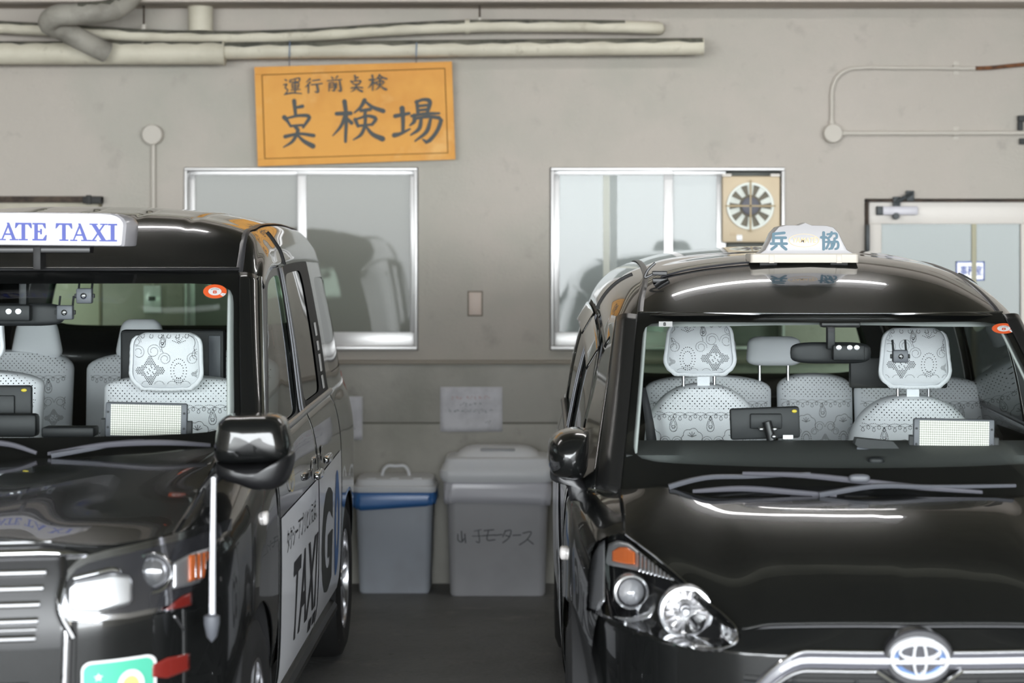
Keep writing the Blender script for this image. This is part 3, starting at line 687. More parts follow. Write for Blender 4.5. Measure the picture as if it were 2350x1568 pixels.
# ---- lace: rows of tiny openings laid out as scrolls, pendants, palmettes and net stars
def dots_along(pts, step=.0042):
    out, acc = [pts[0]], 0
    for a, b in zip(pts, pts[1:]):
        d = math.hypot(b[0] - a[0], b[1] - a[1]); acc += d
        if acc >= step: out.append(b); acc = 0
    return out
def m_lattice(u0, u1, v0, v1):
    o = []; j = 0; v = v1
    while v > v0:
        u = u0 + (.0085 if j % 2 else 0)
        while u < u1: o.append((u, v, .0019 if (j + int(u * 900)) % 3 else .0012)); u += .017
        v -= .0088; j += 1
    return o
def m_scroll(u0, u1, v, p=.036):
    pts = []; n = int((u1 - u0) / p * 40)
    for i in range(n + 1):
        t = i / 40; pts.append((u0 + p * t - .0125 * math.sin(2 * math.pi * t), v - .010 * math.cos(2 * math.pi * t)))
    return [(a, b, .0012) for a, b in dots_along(pts, .0036)]
def m_drop(cu, cv, s=1):
    o = []
    for k, dot in ((1, .0013), (.55, .0011)):
        pts = [(cu + k * s * .020 * math.sin(t) * abs(math.sin(t / 2)) ** 1.4, cv + k * s * .03 * math.cos(t)) for t in np.linspace(0, 2 * math.pi, 90)]
        o += [(a, b, dot) for a, b in dots_along(pts, .0038)]
    o += [(cu + .006 * s * math.cos(a), cv - .012 * s + .006 * s * math.sin(a), .0014) for a in np.linspace(0, 5.24, 6)]
    return o
def m_spiral(cu, cv, r, sg, turns=1.6):
    pts = [(cu + sg * r * (1 - .62 * t) * math.cos(turns * 2 * math.pi * t), cv + r * (1 - .62 * t) * math.sin(turns * 2 * math.pi * t)) for t in np.linspace(0, 1, 90)]
    return [(a, b, .0011) for a, b in dots_along(pts, .0037)]
def m_palm(cu, cv, s=1):
    o = []
    pts = [(cu + s * .032 * (1 + .16 * abs(math.sin(3.5 * t))) * math.cos(t), cv + s * (.02 + .034 * (1 + .16 * abs(math.sin(3.5 * t))) * math.sin(t))) for t in np.linspace(-.25, math.pi + .25, 110)]
    o += [(a, b, .0012) for a, b in dots_along(pts, .0038)]
    for sg in (-1, 1): o += m_spiral(cu + sg * s * .030, cv - s * .004, s * .014, sg)
    for k in range(5): o += [(cu + s * .004 * k * math.sin(a) * .9, cv + s * (.03 - .0) + s * .004 * k * math.cos(a), .0013) for a in (-1.2, -.6, 0, .6, 1.2)]
    for rr, nn in ((.021, 24), (.013, 16)): o += [(cu + s * rr * .82 * math.cos(a), cv - s * .030 + s * rr * 1.25 * math.sin(a), .0015) for a in np.linspace(0, 6.283, nn, endpoint=False)]
    o += [(cu + x * .0042 * s, cv - s * (.052 + abs(x) * -.001) + y * .0042 * s, .0014) for x in range(-2, 3) for y in range(-1, 2) if abs(x) + abs(y) < 3]
    return o
def m_star(cu, cv, s=1):
    o = []
    for i in range(-9, 10):
        for j in range(-9, 10):
            x, y = i * .0042 * s + (.0021 * s if j % 2 else 0), j * .0036 * s
            r = math.hypot(x, y); a = math.atan2(y, x); lim = s * (.021 + .014 * abs(math.cos(2 * a)) ** 3)
            if s * .013 < r < lim or (r < s * .012 and (i + j) % 3 == 0): o.append((cu + x, cv + y, .00115 * s))
    return o
def dots_mesh(dots, fn, inside):
    mb = MB()
    for u, v, r in dots:
        r *= 1.2
        if not inside(u, v): continue
        mb.add([fn(u + r * math.cos(a), v + r * math.sin(a)) for a in (0, 1.047, 2.094, 3.1416, 4.189, 5.236)], [(0, 1, 2, 3, 4, 5)])
    return mb
def seat_lace(w, h, top):
    d = m_lattice(-w, w, -.088, -.006) + m_scroll(-w, w, -.108) + m_scroll(-w + .018, w, -.116)
    for cu in (-.13, .0, .13): d += m_drop(cu + .02, -.138, .9)
    for cu in (-.19, -.045, .10, .245): d += m_palm(cu, -.215, 1.05)
    for cu in (-.118, .028, .172): d += m_spiral(cu - .022, -.20, .02, 1) + m_spiral(cu + .022, -.20, .02, -1)
    for cu in (-.118, .028, .172): d += m_star(cu, -.262, 1.0)
    d += m_scroll(-w, w, -.325) + m_lattice(-w, w, -.42, -.35)
    return d
def rest_lace(m=1):
    d = m_palm(m * .045, -.082, 1.55) + m_star(-m * .052, -.128, 1.45) + m_drop(-m * .01, -.028, .7)
    d += m_spiral(-m * .040, -.062, .024, 1) + m_spiral(-m * .092, -.066, .024, -1) + m_spiral(m * .108, -.075, .022, 1) + m_spiral(-m * .10, -.03, .016, 1)
    d += m_scroll(-.14, .14, -.008, .03) + m_star(m * .115, -.14, .8)
    for k in range(6): d += [(-.11 + .044 * k + .016 * math.cos(a), -.176 + .012 * math.sin(a), .0011) for a in np.linspace(.2, 2.9, 9)]
    return d
def seat_back(car, name, cx, y, ztop, w, h, m=CLOTH, lace=True, flat=.5, lean=.14, dep=.075, parent=None, dim=None):
    """upright of a seat under its cloth cover; dome-shaped shoulders"""
    a = lambda z: w / 2 * (1 - max(0, (z - (ztop - h * flat)) / (h * flat)) ** 2.6 * .9999) ** (1 / 2.2) * (1 - .03 * (ztop - z) / h)
    yc = lambda z: y + lean * (z - ztop + .1)
    rows, nz, nu = [], 34, 40
    for j in range(nz + 1):
        z = ztop - h * (1 - (j / nz)); z = ztop - h * (1 - math.sin(j / nz * math.pi / 2)); aa = max(a(min(z, ztop - 1e-5)), .004)
        row = []
        for k in range(nu):
            t = 2 * math.pi * k / nu; f = lambda q, n: math.copysign(abs(q) ** (2 / n), q)
            row.append((cx + aa * f(math.cos(t), 3.2), yc(z) + min(dep, aa) * f(math.sin(t), 2.4), z))
        rows.append(row)
    mb = MB().grid(rows, closed_u=True)
    st = car.add(mb, name, m, parent)
    if lace:
        def fn(u, v):
            z = ztop + v; aa = a(z); q = min(.999, abs(u) / aa)
            return (cx + u, yc(z) - min(dep, aa) * (1 - q ** 3.2) ** (1 / 2.4) - .0018, z)
        car.add(dots_mesh(seat_lace(w / 2, h, ztop), fn, lambda u, v: -h < v < -.008 and abs(u) < .93 * a(ztop + v)), 'lace_pattern', HOLE, st, smooth=0, kind='stuff')
    return st
def head_rest(car, seat, cx, y, z0, z1, w, lace=1, posts=True, m=CLOTH, dep=.05, top_w=.86, ruffle=True):
    zc, hh = (z0 + z1) / 2, (z1 - z0) / 2
    half = lambda z: w / 2 * lerp(1, top_w, max(0, min(1, (z - z0) / (z1 - z0)))) * (1 - (abs(z - zc) / hh) ** 7 * .35)
    dp = lambda z: dep * (1 - min(1, abs(z - zc) / hh) ** 4 * .8) ** .5
    rows, nz, nu = [], 22, 36
    for j in range(nz + 1):
        z = zc + hh * math.sin((j / nz - .5) * math.pi); aa = half(z); bb = max(.004, dp(z)); row = []
        for k in range(nu):
            t = 2 * math.pi * k / nu; f = lambda q, n: math.copysign(abs(q) ** (2 / n), q)
            row.append((cx + aa * f(math.cos(t), 4), y + bb * f(math.sin(t), 2.6), z))
        rows.append(row)
    mb = MB().grid(rows, closed_u=True); n0 = len(mb.v)
    mb.f.append(tuple(range(nu))); mb.f.append(tuple(nz * nu + k for k in range(nu)))
    hr = car.add(mb, 'headrest_cover', m, seat)
    if lace:
        def fn(u, v):
            z = z1 + v; q = min(.999, abs(u) / half(z)); return (cx + u, y - dp(z) * (1 - q ** 4) ** (1 / 2.6) - .0018, z)
        car.add(dots_mesh(rest_lace(lace), fn, lambda u, v: z0 + .012 < z1 + v < z1 - .006 and abs(u) < .88 * half(z1 + v)), 'lace_pattern', HOLE, seat, smooth=0, kind='stuff')
    if ruffle:
        mb = MB(); path = [(-1, .95), (-1, .5), (-1, .2), (-.9, .04), (-.5, -.01), (0, -.02), (.5, -.01), (.9, .04), (1, .2), (1, .5), (1, .95)]
        q = bez(path, 61); P = [[], []]
        for i, (a, b) in enumerate(q):
            z = z0 + b * (z1 - z0); hx = half(min(max(z, z0 + .01), z1)); wv = .0035 * (i % 2)
            p0 = Vector((cx + a * hx * .93, y - dep * .72, z0 + (b * .97 + .03) * (z1 - z0))); p1 = Vector((cx + a * (hx + .004), y - dep * .62 - wv, z - (.006 if b < .1 else 0)))
            P[0].append(p0); P[1].append(p1)
        car.add(mb.grid(P), 'ruffle', m, seat, thick=.0015)
    if posts:
        for sx in (-.055, .055): car.add(MB().tube([(cx + sx, y + .01, z0 - .06), (cx + sx, y + .01, z0 + .02)], .006, 10), 'headrest_post', SATINM, seat)
    return hr
def wheel(car, s, y, z, R, x, rim_r=.2, n=10, chrome=True):
    c = (s * x, y, z); w = car.add(MB().lathe([(0, -s * .055), (rim_r * .25, -s * .058), (rim_r * .28, -s * .07), (rim_r, -s * .09), (rim_r, -s * .17)], c, 'x', 36), 'wheel', mat('wheel_dark', (.05, .05, .055, 1), rough=.5))
    car.add(MB().lathe([(rim_r - .004, s * -.01), (rim_r + .02, s * .0), (R - .05, s * .004), (R - .012, s * -.012), (R, s * -.04), (R, s * -.16), (R - .02, s * -.19), (rim_r, s * -.19)], c, 'x', 48), 'tyre', RUBBER, w)
    sm = mat('wheel_silver', (.62, .62, .64, 1), rough=.25, metal=1)
    car.add(MB().lathe([(rim_r - .014, s * -.03), (rim_r - .012, s * -.006), (rim_r, s * -.004), (rim_r + .002, s * -.03)], c, 'x', 48), 'rim', sm, w)
    for k in range(n):
        a = 2 * math.pi * k / n; d = Vector((0, math.cos(a), math.sin(a))); t = Vector((0, -math.sin(a), math.cos(a))); c0 = Vector(c)
        q = [c0 + d * .03 + t * .016 + Vector((-s * .02, 0, 0)), c0 + d * (rim_r - .01) + t * .022 + Vector((-s * .012, 0, 0)), c0 + d * (rim_r - .01) - t * .022 + Vector((-s * .012, 0, 0)), c0 + d * .03 - t * .016 + Vector((-s * .02, 0, 0))]
        car.add(MB().prism(q, (-s * .02, 0, 0)), 'spoke', sm, w)
    car.add(MB().lathe([(0, s * -.012), (.035, s * -.014), (.04, s * -.03)], c, 'x', 20), 'hub_cap', sm, w)
    return w
def led_panel(car, x0, x1, z0, z1, y, tilt=0, cols=32, rows=14):
    cx, cz = (x0 + x1) / 2, z0; hw, H = (x1 - x0) / 2, z1 - z0
    M = Matrix.Translation((cx, y, z0)) @ Matrix.Rotation(tilt, 4, 'Y')
    b = car.add(MB().box(-hw, hw, 0, .022, 0, H, .006).xf(M), 'display_panel', GREYPL)
    car.add(MB().box(-hw * .86, hw * .86, -.001, .004, H * .05, H * .95).xf(M), 'display_face', mat('led_face', srgb(150, 150, 140), rough=.6), b)
    mb = MB(); r = min(hw * 1.72 / cols, H * .9 / rows) * .40
    for i in range(cols):
        for j in range(rows):
            u, v = -hw * .86 + hw * 1.72 * (i + .5) / cols, H * .05 + H * .9 * (j + .5) / rows
            mb.add([(u + r * math.cos(a), -.0035, v + r * math.sin(a)) for a in np.linspace(0, 2 * math.pi, 8, endpoint=False)], [tuple(range(8))])
    car.add(mb.xf(M), 'led_grid', mat('led_dots', srgb(246, 244, 232), rough=.4), b, smooth=0, kind='stuff')
    for s in (-1, 1):
        car.add(MB().box(s * hw - .003, s * hw + .003 + s * .012, .004, .02, -.012, H * .5, .003).xf(M), 'bracket', PLASTIC, b)
        for v in (.28, .72): car.add(MB().lathe([(0, -.002), (.0035, -.002), (.004, .001)], (s * hw * .93, 0, H * v), 'y', 10).xf(M), 'screw', PLASTIC, b)
    return b
def inspection_sticker(car, surf, cx, cy, rx, ry, name='inspection_sticker'):
    """round orange windscreen sticker with a white centre and a figure 8"""
    def disc(r0, r1, off, n=40, a0=0, a1=2 * math.pi):
        mb = MB(); P = []
        for rr in (r0, r1): P.append([surf(cx + rr * rx * math.cos(a0 + (a1 - a0) * k / n), cy + rr * ry * math.sin(a0 + (a1 - a0) * k / n)) + Vector((0, -off, 0)) for k in range(n + 1)])
        return mb.grid(P)
    st = car.add(disc(.0, 1, .002), name, mat('sticker_orange', srgb(232, 98, 50), rough=.5), smooth=0)
    wm = mat('sticker_white', srgb(226, 226, 226), rough=.5)
    car.add(disc(.0, .56, .003), 'sticker_centre', wm, st, smooth=0)
    car.add(disc(.62, .99, .003, 10, .32, .80), 'sticker_tab', wm, st, smooth=0)
    vf = text2d('8', 1.0, bold=.03); m8 = mat('sticker_figure', srgb(214, 92, 58), rough=.5)
    car.add(flat_mesh(vf, lambda u, v: surf(cx + u * rx * .72, cy + .1 * ry - v * ry * .62) + Vector((0, -.004, 0))), 'figure', m8, st, smooth=0)
    vf = text2d('定期点検整備', .2); ink = mat('sticker_ink', srgb(70, 70, 74), rough=.5)
    car.add(flat_mesh(vf, lambda u, v: surf(cx + u * rx * .62, cy - .36 * ry - v * ry * .8 + .28 * ry * u * u) + Vector((0, -.004, 0))), 'lettering', ink, st, smooth=0)
    vf = text2d('4', .34); car.add(flat_mesh(vf, lambda u, v: surf(cx + .70 * rx + u * rx * .6, cy + .46 * ry - v * ry * .7) + Vector((0, -.004, 0))), 'figure', mat('sticker_ink_blue', srgb(60, 70, 120), rough=.5), st, smooth=0)
    return st
def cabin(car, L, q):
    """everything of the body behind the windscreen; q holds the car's own dimensions"""
    A = car.add
    kd, ye, yh0, yh1 = q['kd'], q['ye'], q['yh0'], q['yh1']
    rib = q.get('rib', lambda x, y: 0)
    def roof(u, v):
        uu = 2 * u - 1; k = 12 - abs(uu) ** .8 * (12 - kd); yh = yh0 + (yh1 - yh0) * uu * uu
        y = lerp(yh, ye, v ** 1.25); p = L.P(y, k); return Vector((math.copysign(p.x, uu), y, p.z + rib(math.copysign(p.x, uu), y)))
    A(patch(roof, q.get('roof_n', 48), 60), 'roof', PAINT)
    for s in (1, -1):
        S = lambda p: p if s > 0 else flip(p)
        # roof gutter moulding
        pts = [S(L.P(y, kd) + Vector((0, 0, .0015))) for y in np.linspace(yh1 - .01, ye - .15, 34)]
        A(MB().tube(pts, .0115, 8, flat=.3), 'roof_moulding', MOULD)
        A(patch(lambda u, v: S(L.P(lerp(yh1 - .02 + (1 - v) * q.get('side_lead', .02), ye, u ** 1.2), lerp(7, kd, v))), 50, 12), 'roof_side', PAINT, thick=.004)
        # doors and quarter panel
        def quad(y0b, y1b, y0t, y1t, zl, zh, off=0):
            def fn(u, v):
                yb, yt = lerp(y0b, y1b, u), lerp(y0t, y1t, u); y = lerp(yb, yt, v)
                z = lerp(zl(yb) if callable(zl) else zl, zh(yt) if callable(zh) else zh, v); return S(Vector((L.F(y, z) + off, y, z)))
            return fn
        belt = q['belt']; z7 = lambda y: float(L.sec(y)[7][1])
        dA, dB, dC = q['door0'], q['door1'], q['door2']
        sill = q['sill']
        d = A(patch(quad(dA, dB, dA, dB, sill, belt), 40, 26), 'front_door', PAINT, thick=.004)
        top0 = q['win0t']
        wfn = quad(q['win0b'], dB, top0, dB - .02, belt, z7)
        A(ring_patch(wfn, .05, .20, .03, .05), 'window_frame', TRIM, d)
        A(patch(lambda u, v: wfn(.03 + u * .79, .02 + v * .95) + Vector((-s * .006, 0, 0)), 24, 16), 'window_glass', SIDEG, d)
        for i, (a, b) in enumerate(((.815, .855), (.87, .905), (.925, .985))):
            A(patch(lambda u, v: wfn(lerp(a, b, u), lerp(.0, 1.0, v)) + Vector((s * (.006 + .003 * (i == 1)), 0, 0)), 4, 16), 'pillar_strip', mat('pillar_grey', (.30, .31, .34, 1), rough=.35) if i < 2 else TRIM, d, thick=.003)
        d2 = A(patch(quad(dB + .012, dC, dB + .012, dC, lambda y: q['arch_r'](y), belt), 40, 26), 'sliding_door', PAINT, thick=.004)
        w2 = quad(dB + .0, dC, dB + .0, dC - .02, belt, z7)
        A(ring_patch(w2, .04, q.get('win2_r', .10), .05, .06), 'window_frame', RUBBER, d2)
        A(MB().tube([S(L.P(dB + .05 + .02 * (8.6 - k), k) + Vector((.002, 0, .002))) for k in np.linspace(7, 8.6, 12)], .006, 6), 'door_seam', RUBBER, d2)
        A(patch(lambda u, v: w2(.02 + u * .92, .03 + v * .93) + Vector((-s * .004, 0, 0)), 24, 16), 'window_glass', PRIVG, d2)
        qp = A(patch(quad(dC + .012, ye, dC + .012, ye, lambda y: q['arch_r'](y), belt), 50, 26), 'quarter_panel', PAINT, thick=.004)
        w3 = quad(dC, ye, dC - .02, ye, belt, z7)
        A(ring_patch(w3, .12, .25, .12, .12), 'quarter_frame', PAINT, qp)
        A(patch(lambda u, v: w3(.10 + u * .68, .10 + v * .80) + Vector((-s * .003, 0, 0)), 20, 14), 'quarter_glass', PRIVG, qp)
        # belt moulding and sill
        pts = [S(Vector((L.F(y, q['belt'](y) if callable(belt) else belt) + .006, y, (belt(y) if callable(belt) else belt) + .004))) for y in np.linspace(q['win0b'] + .02, dC - .01, 30)]
        A(MB().tube(pts, .011, 8), 'belt_moulding', q.get('belt_mat', MOULD))
        pts = [S(Vector((L.F(y, sill) + .004, y, sill - .01))) for y in np.linspace(dA + .05, q['rw'][0] - .38, 20)]
        A(MB().tube(pts, .03, 10), 'side_sill', TRIM)
        # wheels and their wells
        for (yw, zw, R, nm) in (q['fw'], q['rw']):
            A(MB().grid([[S(Vector((xx, yw + math.cos(a) * (R + .05), zw + math.sin(a) * (R + .05)))) for a in np.linspace(-.25, math.pi + .25, 24)] for xx in (.52, .70, .832)]), 'wheel_liner', mat('liner_black', (.015, .015, .016, 1), rough=.9))
            wheel(car, s, yw, zw, R, q['track'], q.get('rim', .2))
        A(patch(quad(q['tail0'], ye + .0, q['tail0'], ye, q['tailz'][0], q['tailz'][1], .006), 6, 12), 'tail_lamp', REDL, thick=.012)
        # grey trim inside the windscreen pillar
        A(patch(lambda u, v: S(q['pil'](lerp(.945, 1.0, u), lerp(.02, .99, v)) + Vector((0, .030 + .05 * u, 0))), 6, 20), 'pillar_trim', LINING, thick=.006)
    # tailgate
    zt = float(L.sec(ye)[12][1]); zb = .32
    def tail(u, v):
        z = lerp(zb, zt, v); hw = L.F(ye, min(z, zt - .004)) if z < zt - .02 else L.F(ye, zt - .03); hw *= 1 if v < .98 else .96
        return Vector((lerp(-hw, hw, u), ye + .06 * (1 - (2 * u - 1) ** 2) - .03 * v, z))
    vb = (q['rear_z'][0] - zb) / (zt - zb); vt = 1 - (q['rear_z'][1] - zb) / (zt - zb)
    A(ring_patch(tail, .10, .10, vb, vt, nr=6, sq=7), 'tailgate', PAINT, thick=.004)
    A(patch(lambda u, v: tail(.08 + .84 * u, lerp(vb - .01, 1 - vt + .01, v)) + Vector((0, -.006, 0)), 24, 10), 'rear_window', REARG)
    # headliner and floor pan
    def head(u, v):
        p = roof(.02 + .96 * u, .02 + .96 * v); return p + Vector((0, .03 if v < .1 else 0, -.045))
    A(patch(head, 24, 24), 'headliner', LINING)
    A(MB().box(-.74, .74, q['dash_y'] - .25, ye - .05, .30, .34), 'floor_pan', DARKIN)
    for s in (1, -1):
        A(patch(lambda u, v: Vector((s * (L.F(lerp(q['dash_y'], ye - .04, u), lerp(.34, q['belt_in'], v)) - .05), lerp(q['dash_y'], ye - .04, u), lerp(.34, q['belt_in'], v))), 20, 8), 'door_lining', DARKIN)
# ------------------------------------------------------------------ the tall taxi on the left
A_ = Car('tall_taxi', -1.585, 4.92)
tag(A_.root, 'tall boxy black taxi with a wide white roof sign in blue letters', 'taxi')
LA = Loft([
 (1.20, [(.78,.22),(.835,.36),(.8475,.62),(.845,.90),(.828,1.01),(.805,1.08),(.77,1.22),(.74,1.34),(.72,1.38),(.66,1.40),(.45,1.415),(.2,1.42),(0,1.42)]),
 (1.65, [(.78,.22),(.835,.36),(.8475,.62),(.845,.90),(.827,1.02),(.803,1.09),(.772,1.30),(.738,1.43),(.715,1.465),(.66,1.492),(.45,1.545),(.2,1.572),(0,1.578)]),
 (1.79, [(.78,.22),(.835,.36),(.8475,.62),(.845,.90),(.827,1.025),(.803,1.095),(.772,1.33),(.733,1.52),(.71,1.548),(.655,1.578),(.45,1.63),(.2,1.655),(0,1.658)]),
 (1.95, [(.78,.22),(.835,.36),(.8475,.62),(.845,.90),(.826,1.03),(.802,1.10),(.768,1.34),(.728,1.565),(.70,1.62),(.645,1.672),(.45,1.718),(.2,1.732),(0,1.734)]),
 (2.30, [(.78,.22),(.835,.36),(.8475,.62),(.845,.90),(.825,1.03),(.80,1.10),(.765,1.35),(.722,1.585),(.692,1.66),(.632,1.718),(.45,1.764),(.2,1.783),(0,1.785)]),
 (2.80, [(.78,.22),(.835,.36),(.8475,.62),(.845,.90),(.825,1.03),(.80,1.10),(.765,1.35),(.72,1.60),(.688,1.68),(.625,1.74),(.45,1.783),(.2,1.802),(0,1.805)]),
 (3.40, [(.78,.22),(.835,.36),(.8475,.62),(.845,.90),(.825,1.03),(.80,1.10),(.762,1.35),(.712,1.60),(.68,1.68),(.618,1.738),(.45,1.78),(.2,1.80),(0,1.803)]),
 (4.00, [(.76,.24),(.815,.38),(.832,.62),(.832,.90),(.812,1.03),(.785,1.10),(.742,1.35),(.69,1.58),(.655,1.66),(.59,1.715),(.43,1.758),(.2,1.778),(0,1.782)]),
 (4.38, [(.70,.28),(.75,.42),(.77,.62),(.77,.90),(.752,1.03),(.73,1.10),(.69,1.33),(.64,1.52),(.605,1.59),(.545,1.64),(.40,1.68),(.18,1.70),(0,1.703)])])
def wsA(x, z):
    t = (z - 1.03) / .55; return 1.0 + .65 * t - .018 * math.sin(math.pi * max(0, min(1, t))) + (.37 - .07 * t) * x * x
xeA = lambda z: lerp(.742, .655, (z - 1.03) / .55)
def ws_fnA(u, v):
    z = lerp(1.03, 1.578, v); x = (2 * u - 1) * xeA(z); return Vector((x, wsA(x, z), z))
surf_wsA = lambda px, py: A_.hit(lambda p: p.y - wsA(p.x, p.z), px, py, .7, 2.0)
hxA = [0, .2, .34, .42, .5, .6, .70]
HA = dict(yf=[.04, .045, .06, .075, .1, .17, .33], yr=[.98, .985, 1.0, 1.01, 1.03, 1.08, 1.15],
          v=[0, .15, .5, 1], z=[[.950, .950, .947, .938, .926, .918, .925], [.975, .975, .970, .959, .949, .938, .938], [1.020, 1.019, 1.014, .994, .986, .98, .978], [1.05, 1.052, 1.056, 1.06, 1.062, 1.068, 1.072]])
def hoodA(u, v):
    x = (2 * u - 1) * .70; a = abs(x); yf, yr = crom(hxA, HA['yf'], a), crom(hxA, HA['yr'], a)
    return Vector((x, lerp(yf, yr, v), crom(HA['v'], [crom(hxA, r, a) for r in HA['z']], v)))
nxA = ([0, .2, .34, .45, .55, .63, .69, .735, .775, .80, .83], [0, .01, .025, .05, .09, .15, .22, .31, .43, .55, .8])
def noseA(x, z):
    return crom(nxA[0], nxA[1], min(abs(x), .829)) + (.55 * max(0, z - .72) ** 1.5) + .25 * max(0, .45 - z) ** 2
surf_nA = lambda px, py: A_.hit(lambda p: p.y - noseA(p.x, p.z), px, py, -.1, .8)
FA = Loft([
 (.28, [(.69,.25),(.72,.5),(.722,.7),(.715,.80),(.705,.86),(.69,.90),(.67,.915)]),
 (.45, [(.77,.25),(.80,.5),(.803,.7),(.795,.81),(.775,.88),(.735,.92),(.69,.938)]),
 (.70, [(.80,.25),(.832,.5),(.838,.7),(.83,.83),(.808,.91),(.765,.96),(.70,.985)]),
 (.95, [(.80,.25),(.84,.5),(.846,.7),(.84,.85),(.82,.945),(.78,1.005),(.70,1.035)]),
 (1.24, [(.80,.25),(.84,.5),(.847,.7),(.843,.88),(.828,.985),(.795,1.045),(.70,1.072)])])
G = A_.add
# hood, nose and fenders
G(patch(hoodA, 90, 50), 'hood', PAINT, thick=.004)
def noseP(u, v):
    x = (2 * u - 1) * .80; zt = lin([0, .42, .52, .70, .8], [.94, .935, .92, .93, .93], abs(x)); z = lerp(.2, zt, v); return Vector((x, noseA(x, z), z))
G(patch(noseP, 80, 30), 'front_bumper', PAINT)
G(MB().box(-.6, .6, .25, 1.05, .3, .86, .05), 'engine_bay', RUBBER)
archF = arch(.83, .355, .315, .22)
for s in (1, -1):
    S = lambda p: p if s > 0 else flip(p)
    def fen(u, v):
        y = lerp(.28, 1.232, u); zl = archF(y); zs = FA.sec(y)
        if v < .6:
            z = lerp(zl, .70, v / .6) if zl < .68 else lerp(.68, .70, v / .6); return S(Vector((FA.F(y, z), y, z)))
        k = lerp(2, 6, (v - .6) / .4); p = FA.P(y, k); z0 = .70; return S(p if k > 2.2 else Vector((FA.F(y, max(p.z, .70)), y, max(p.z, .70))))
    G(patch(fen, 60, 44), 'front_fender', PAINT, thick=.004)
    # pillar beside the windscreen
    def pil(u, v):
        z = lerp(1.03, 1.57, v); a = Vector((xeA(z), wsA(xeA(z), z), z)); zz = lerp(1.07, 1.555, v)
        b = Vector((lerp(.80, .716, v), lerp(1.24, 1.80, v), zz)); p = a.lerp(b, u); return S(p + Vector((.35, -1, .3)).normalized() * .022 * math.sin(math.pi * u))
    G(patch(pil, 14, 26), 'windscreen_pillar', PAINT, thick=.004)
    def post(u, v):
        a = pil(1, v); zz = a.z; yb = lerp(1.33, 1.88, v); b = S(Vector((LA.F(yb, zz), yb, zz))); return a.lerp(b, u)
    G(patch(post, 4, 20), 'door_post', MOULD, thick=.003)
    pts = [pil(1.0, t) + Vector((s * .004, -.004, 0)) for t in np.linspace(0, 1, 16)]
    G(MB().tube(pts, .006, 8), 'pillar_edge', CHROME if s > 0 else CHROME)
cabin(A_, LA, dict(kd=9.0, ye=4.38, yh0=1.65, yh1=1.785, belt=lambda y: 1.072 + .012 * (y - 1.3), door0=1.245, door1=2.36, door2=3.24, sill=.27, win0b=1.31, win0t=1.85,
    arch_r=arch(3.58, .355, .315, .27), fw=(.83, .315, .315, 'f'), rw=(3.58, .315, .315, 'r'), track=.838, tail0=4.24, tailz=(.75, 1.12), rear_z=(1.315, 1.60), dash_y=1.45, belt_in=1.04,
    pil=lambda u, v: ws_fnA((u + 1) / 2, v), belt_mat=SATINM, win2_r=.33, roof_n=140,
    rib=lambda x, y: -.008 * sum(math.exp(-((x - c) / .012) ** 2) for c in (-.46, -.28, -.10, .10, .28, .46)) * max(0, min(1, (y - 1.93) / .2))))
# windscreen
G(patch(ws_fnA, 40, 24), 'windscreen', WSG)
G(ring_patch(lambda u, v: ws_fnA(u, v) + Vector((0, .004, 0)), .012, .012, .13, .075, sq=14), 'windscreen_band', FRIT)
G(MB().tube([ws_fnA(u, 1.0) + Vector((0, -.006, .004)) for u in np.linspace(.0, 1, 30)], .006, 8), 'windscreen_seal', TRIM)
inspection_sticker(A_, surf_wsA, 493.5, 669, 27, 16)
# cowl and wipers
G(patch(lambda u, v: Vector(((2 * u - 1) * .73, lerp(.93, 1.06, v) + .3 * ((2 * u - 1) * .73) ** 2, 1.035 + .01 * v)), 24, 4), 'cowl', TRIM, thick=.004)
def wiper(car, pts, blade, name='wiper_arm'):
    a = car.add(MB().tube(bez([tuple(car.pt(*p)) for p in pts], 24), [lerp(.013, .008, i / 23) for i in range(24)], 8, flat=.7), name, GREYPL)
    q = bez([tuple(car.pt(*p)) for p in blade], 20)
    car.add(MB().tube(q, [.009 * math.sin(math.pi * (.12 + .76 * i / 19)) ** .5 for i in range(20)], 8), 'wiper_blade', mat('wiper_grey', (.09, .09, .105, 1), rough=.4), a)
wiper(A_, [(118, 1046, .97), (210, 1030, .99), (300, 1014, 1.0), (330, 1013, 1.0)], [(110, 1042, .99), (260, 1020, .99), (400, 1017, 1.0), (482, 1022, 1.04)])
wiper(A_, [(-190, 1044, .98), (-90, 1032, .98), (-10, 1018, .98)], [(-230, 1040, .99), (-60, 1016, .98), (30, 1022, .98), (84, 1040, .98)])
# grille
GB = [[Vector((x, noseA(x, z) - .004, z)) for x in np.linspace(-.47, .47, 40)] for z in np.linspace(.69, .936, 8)]
gr = G(MB().grid(GB), 'grille', TRIM)
def chrome_bar(z, r, xe, flat=1.0, n='grille_bar', m=CHROME, parent=gr, o=.018):
    G(MB().tube([(x, noseA(x, z) - o, z) for x in np.linspace(-xe, xe, 40)], r, 10, flat=flat), n, m, parent)
for py, px in ((1319, 96), (1354, 92), (1390, 87), (1427, 85), (1446, 82), (1466, 80)):
    z = CH - (py - VY) / 972; chrome_bar(z, .0085 if py != 1446 else .005, (px - VX) / 972 + 1.585)
chrome_bar(.939, .004, .44); 
for s in (1, -1):
    G(MB().tube(bez([(s * .47, noseA(.47, .90) - .02, .905), (s * .475, noseA(.475, .86) - .02, .86), (s * .47, noseA(.47, .78) - .02, .78), (s * .50, noseA(.5, .72) - .018, .715)], 20), .009, 8), 'grille_surround', BLACKG, gr)
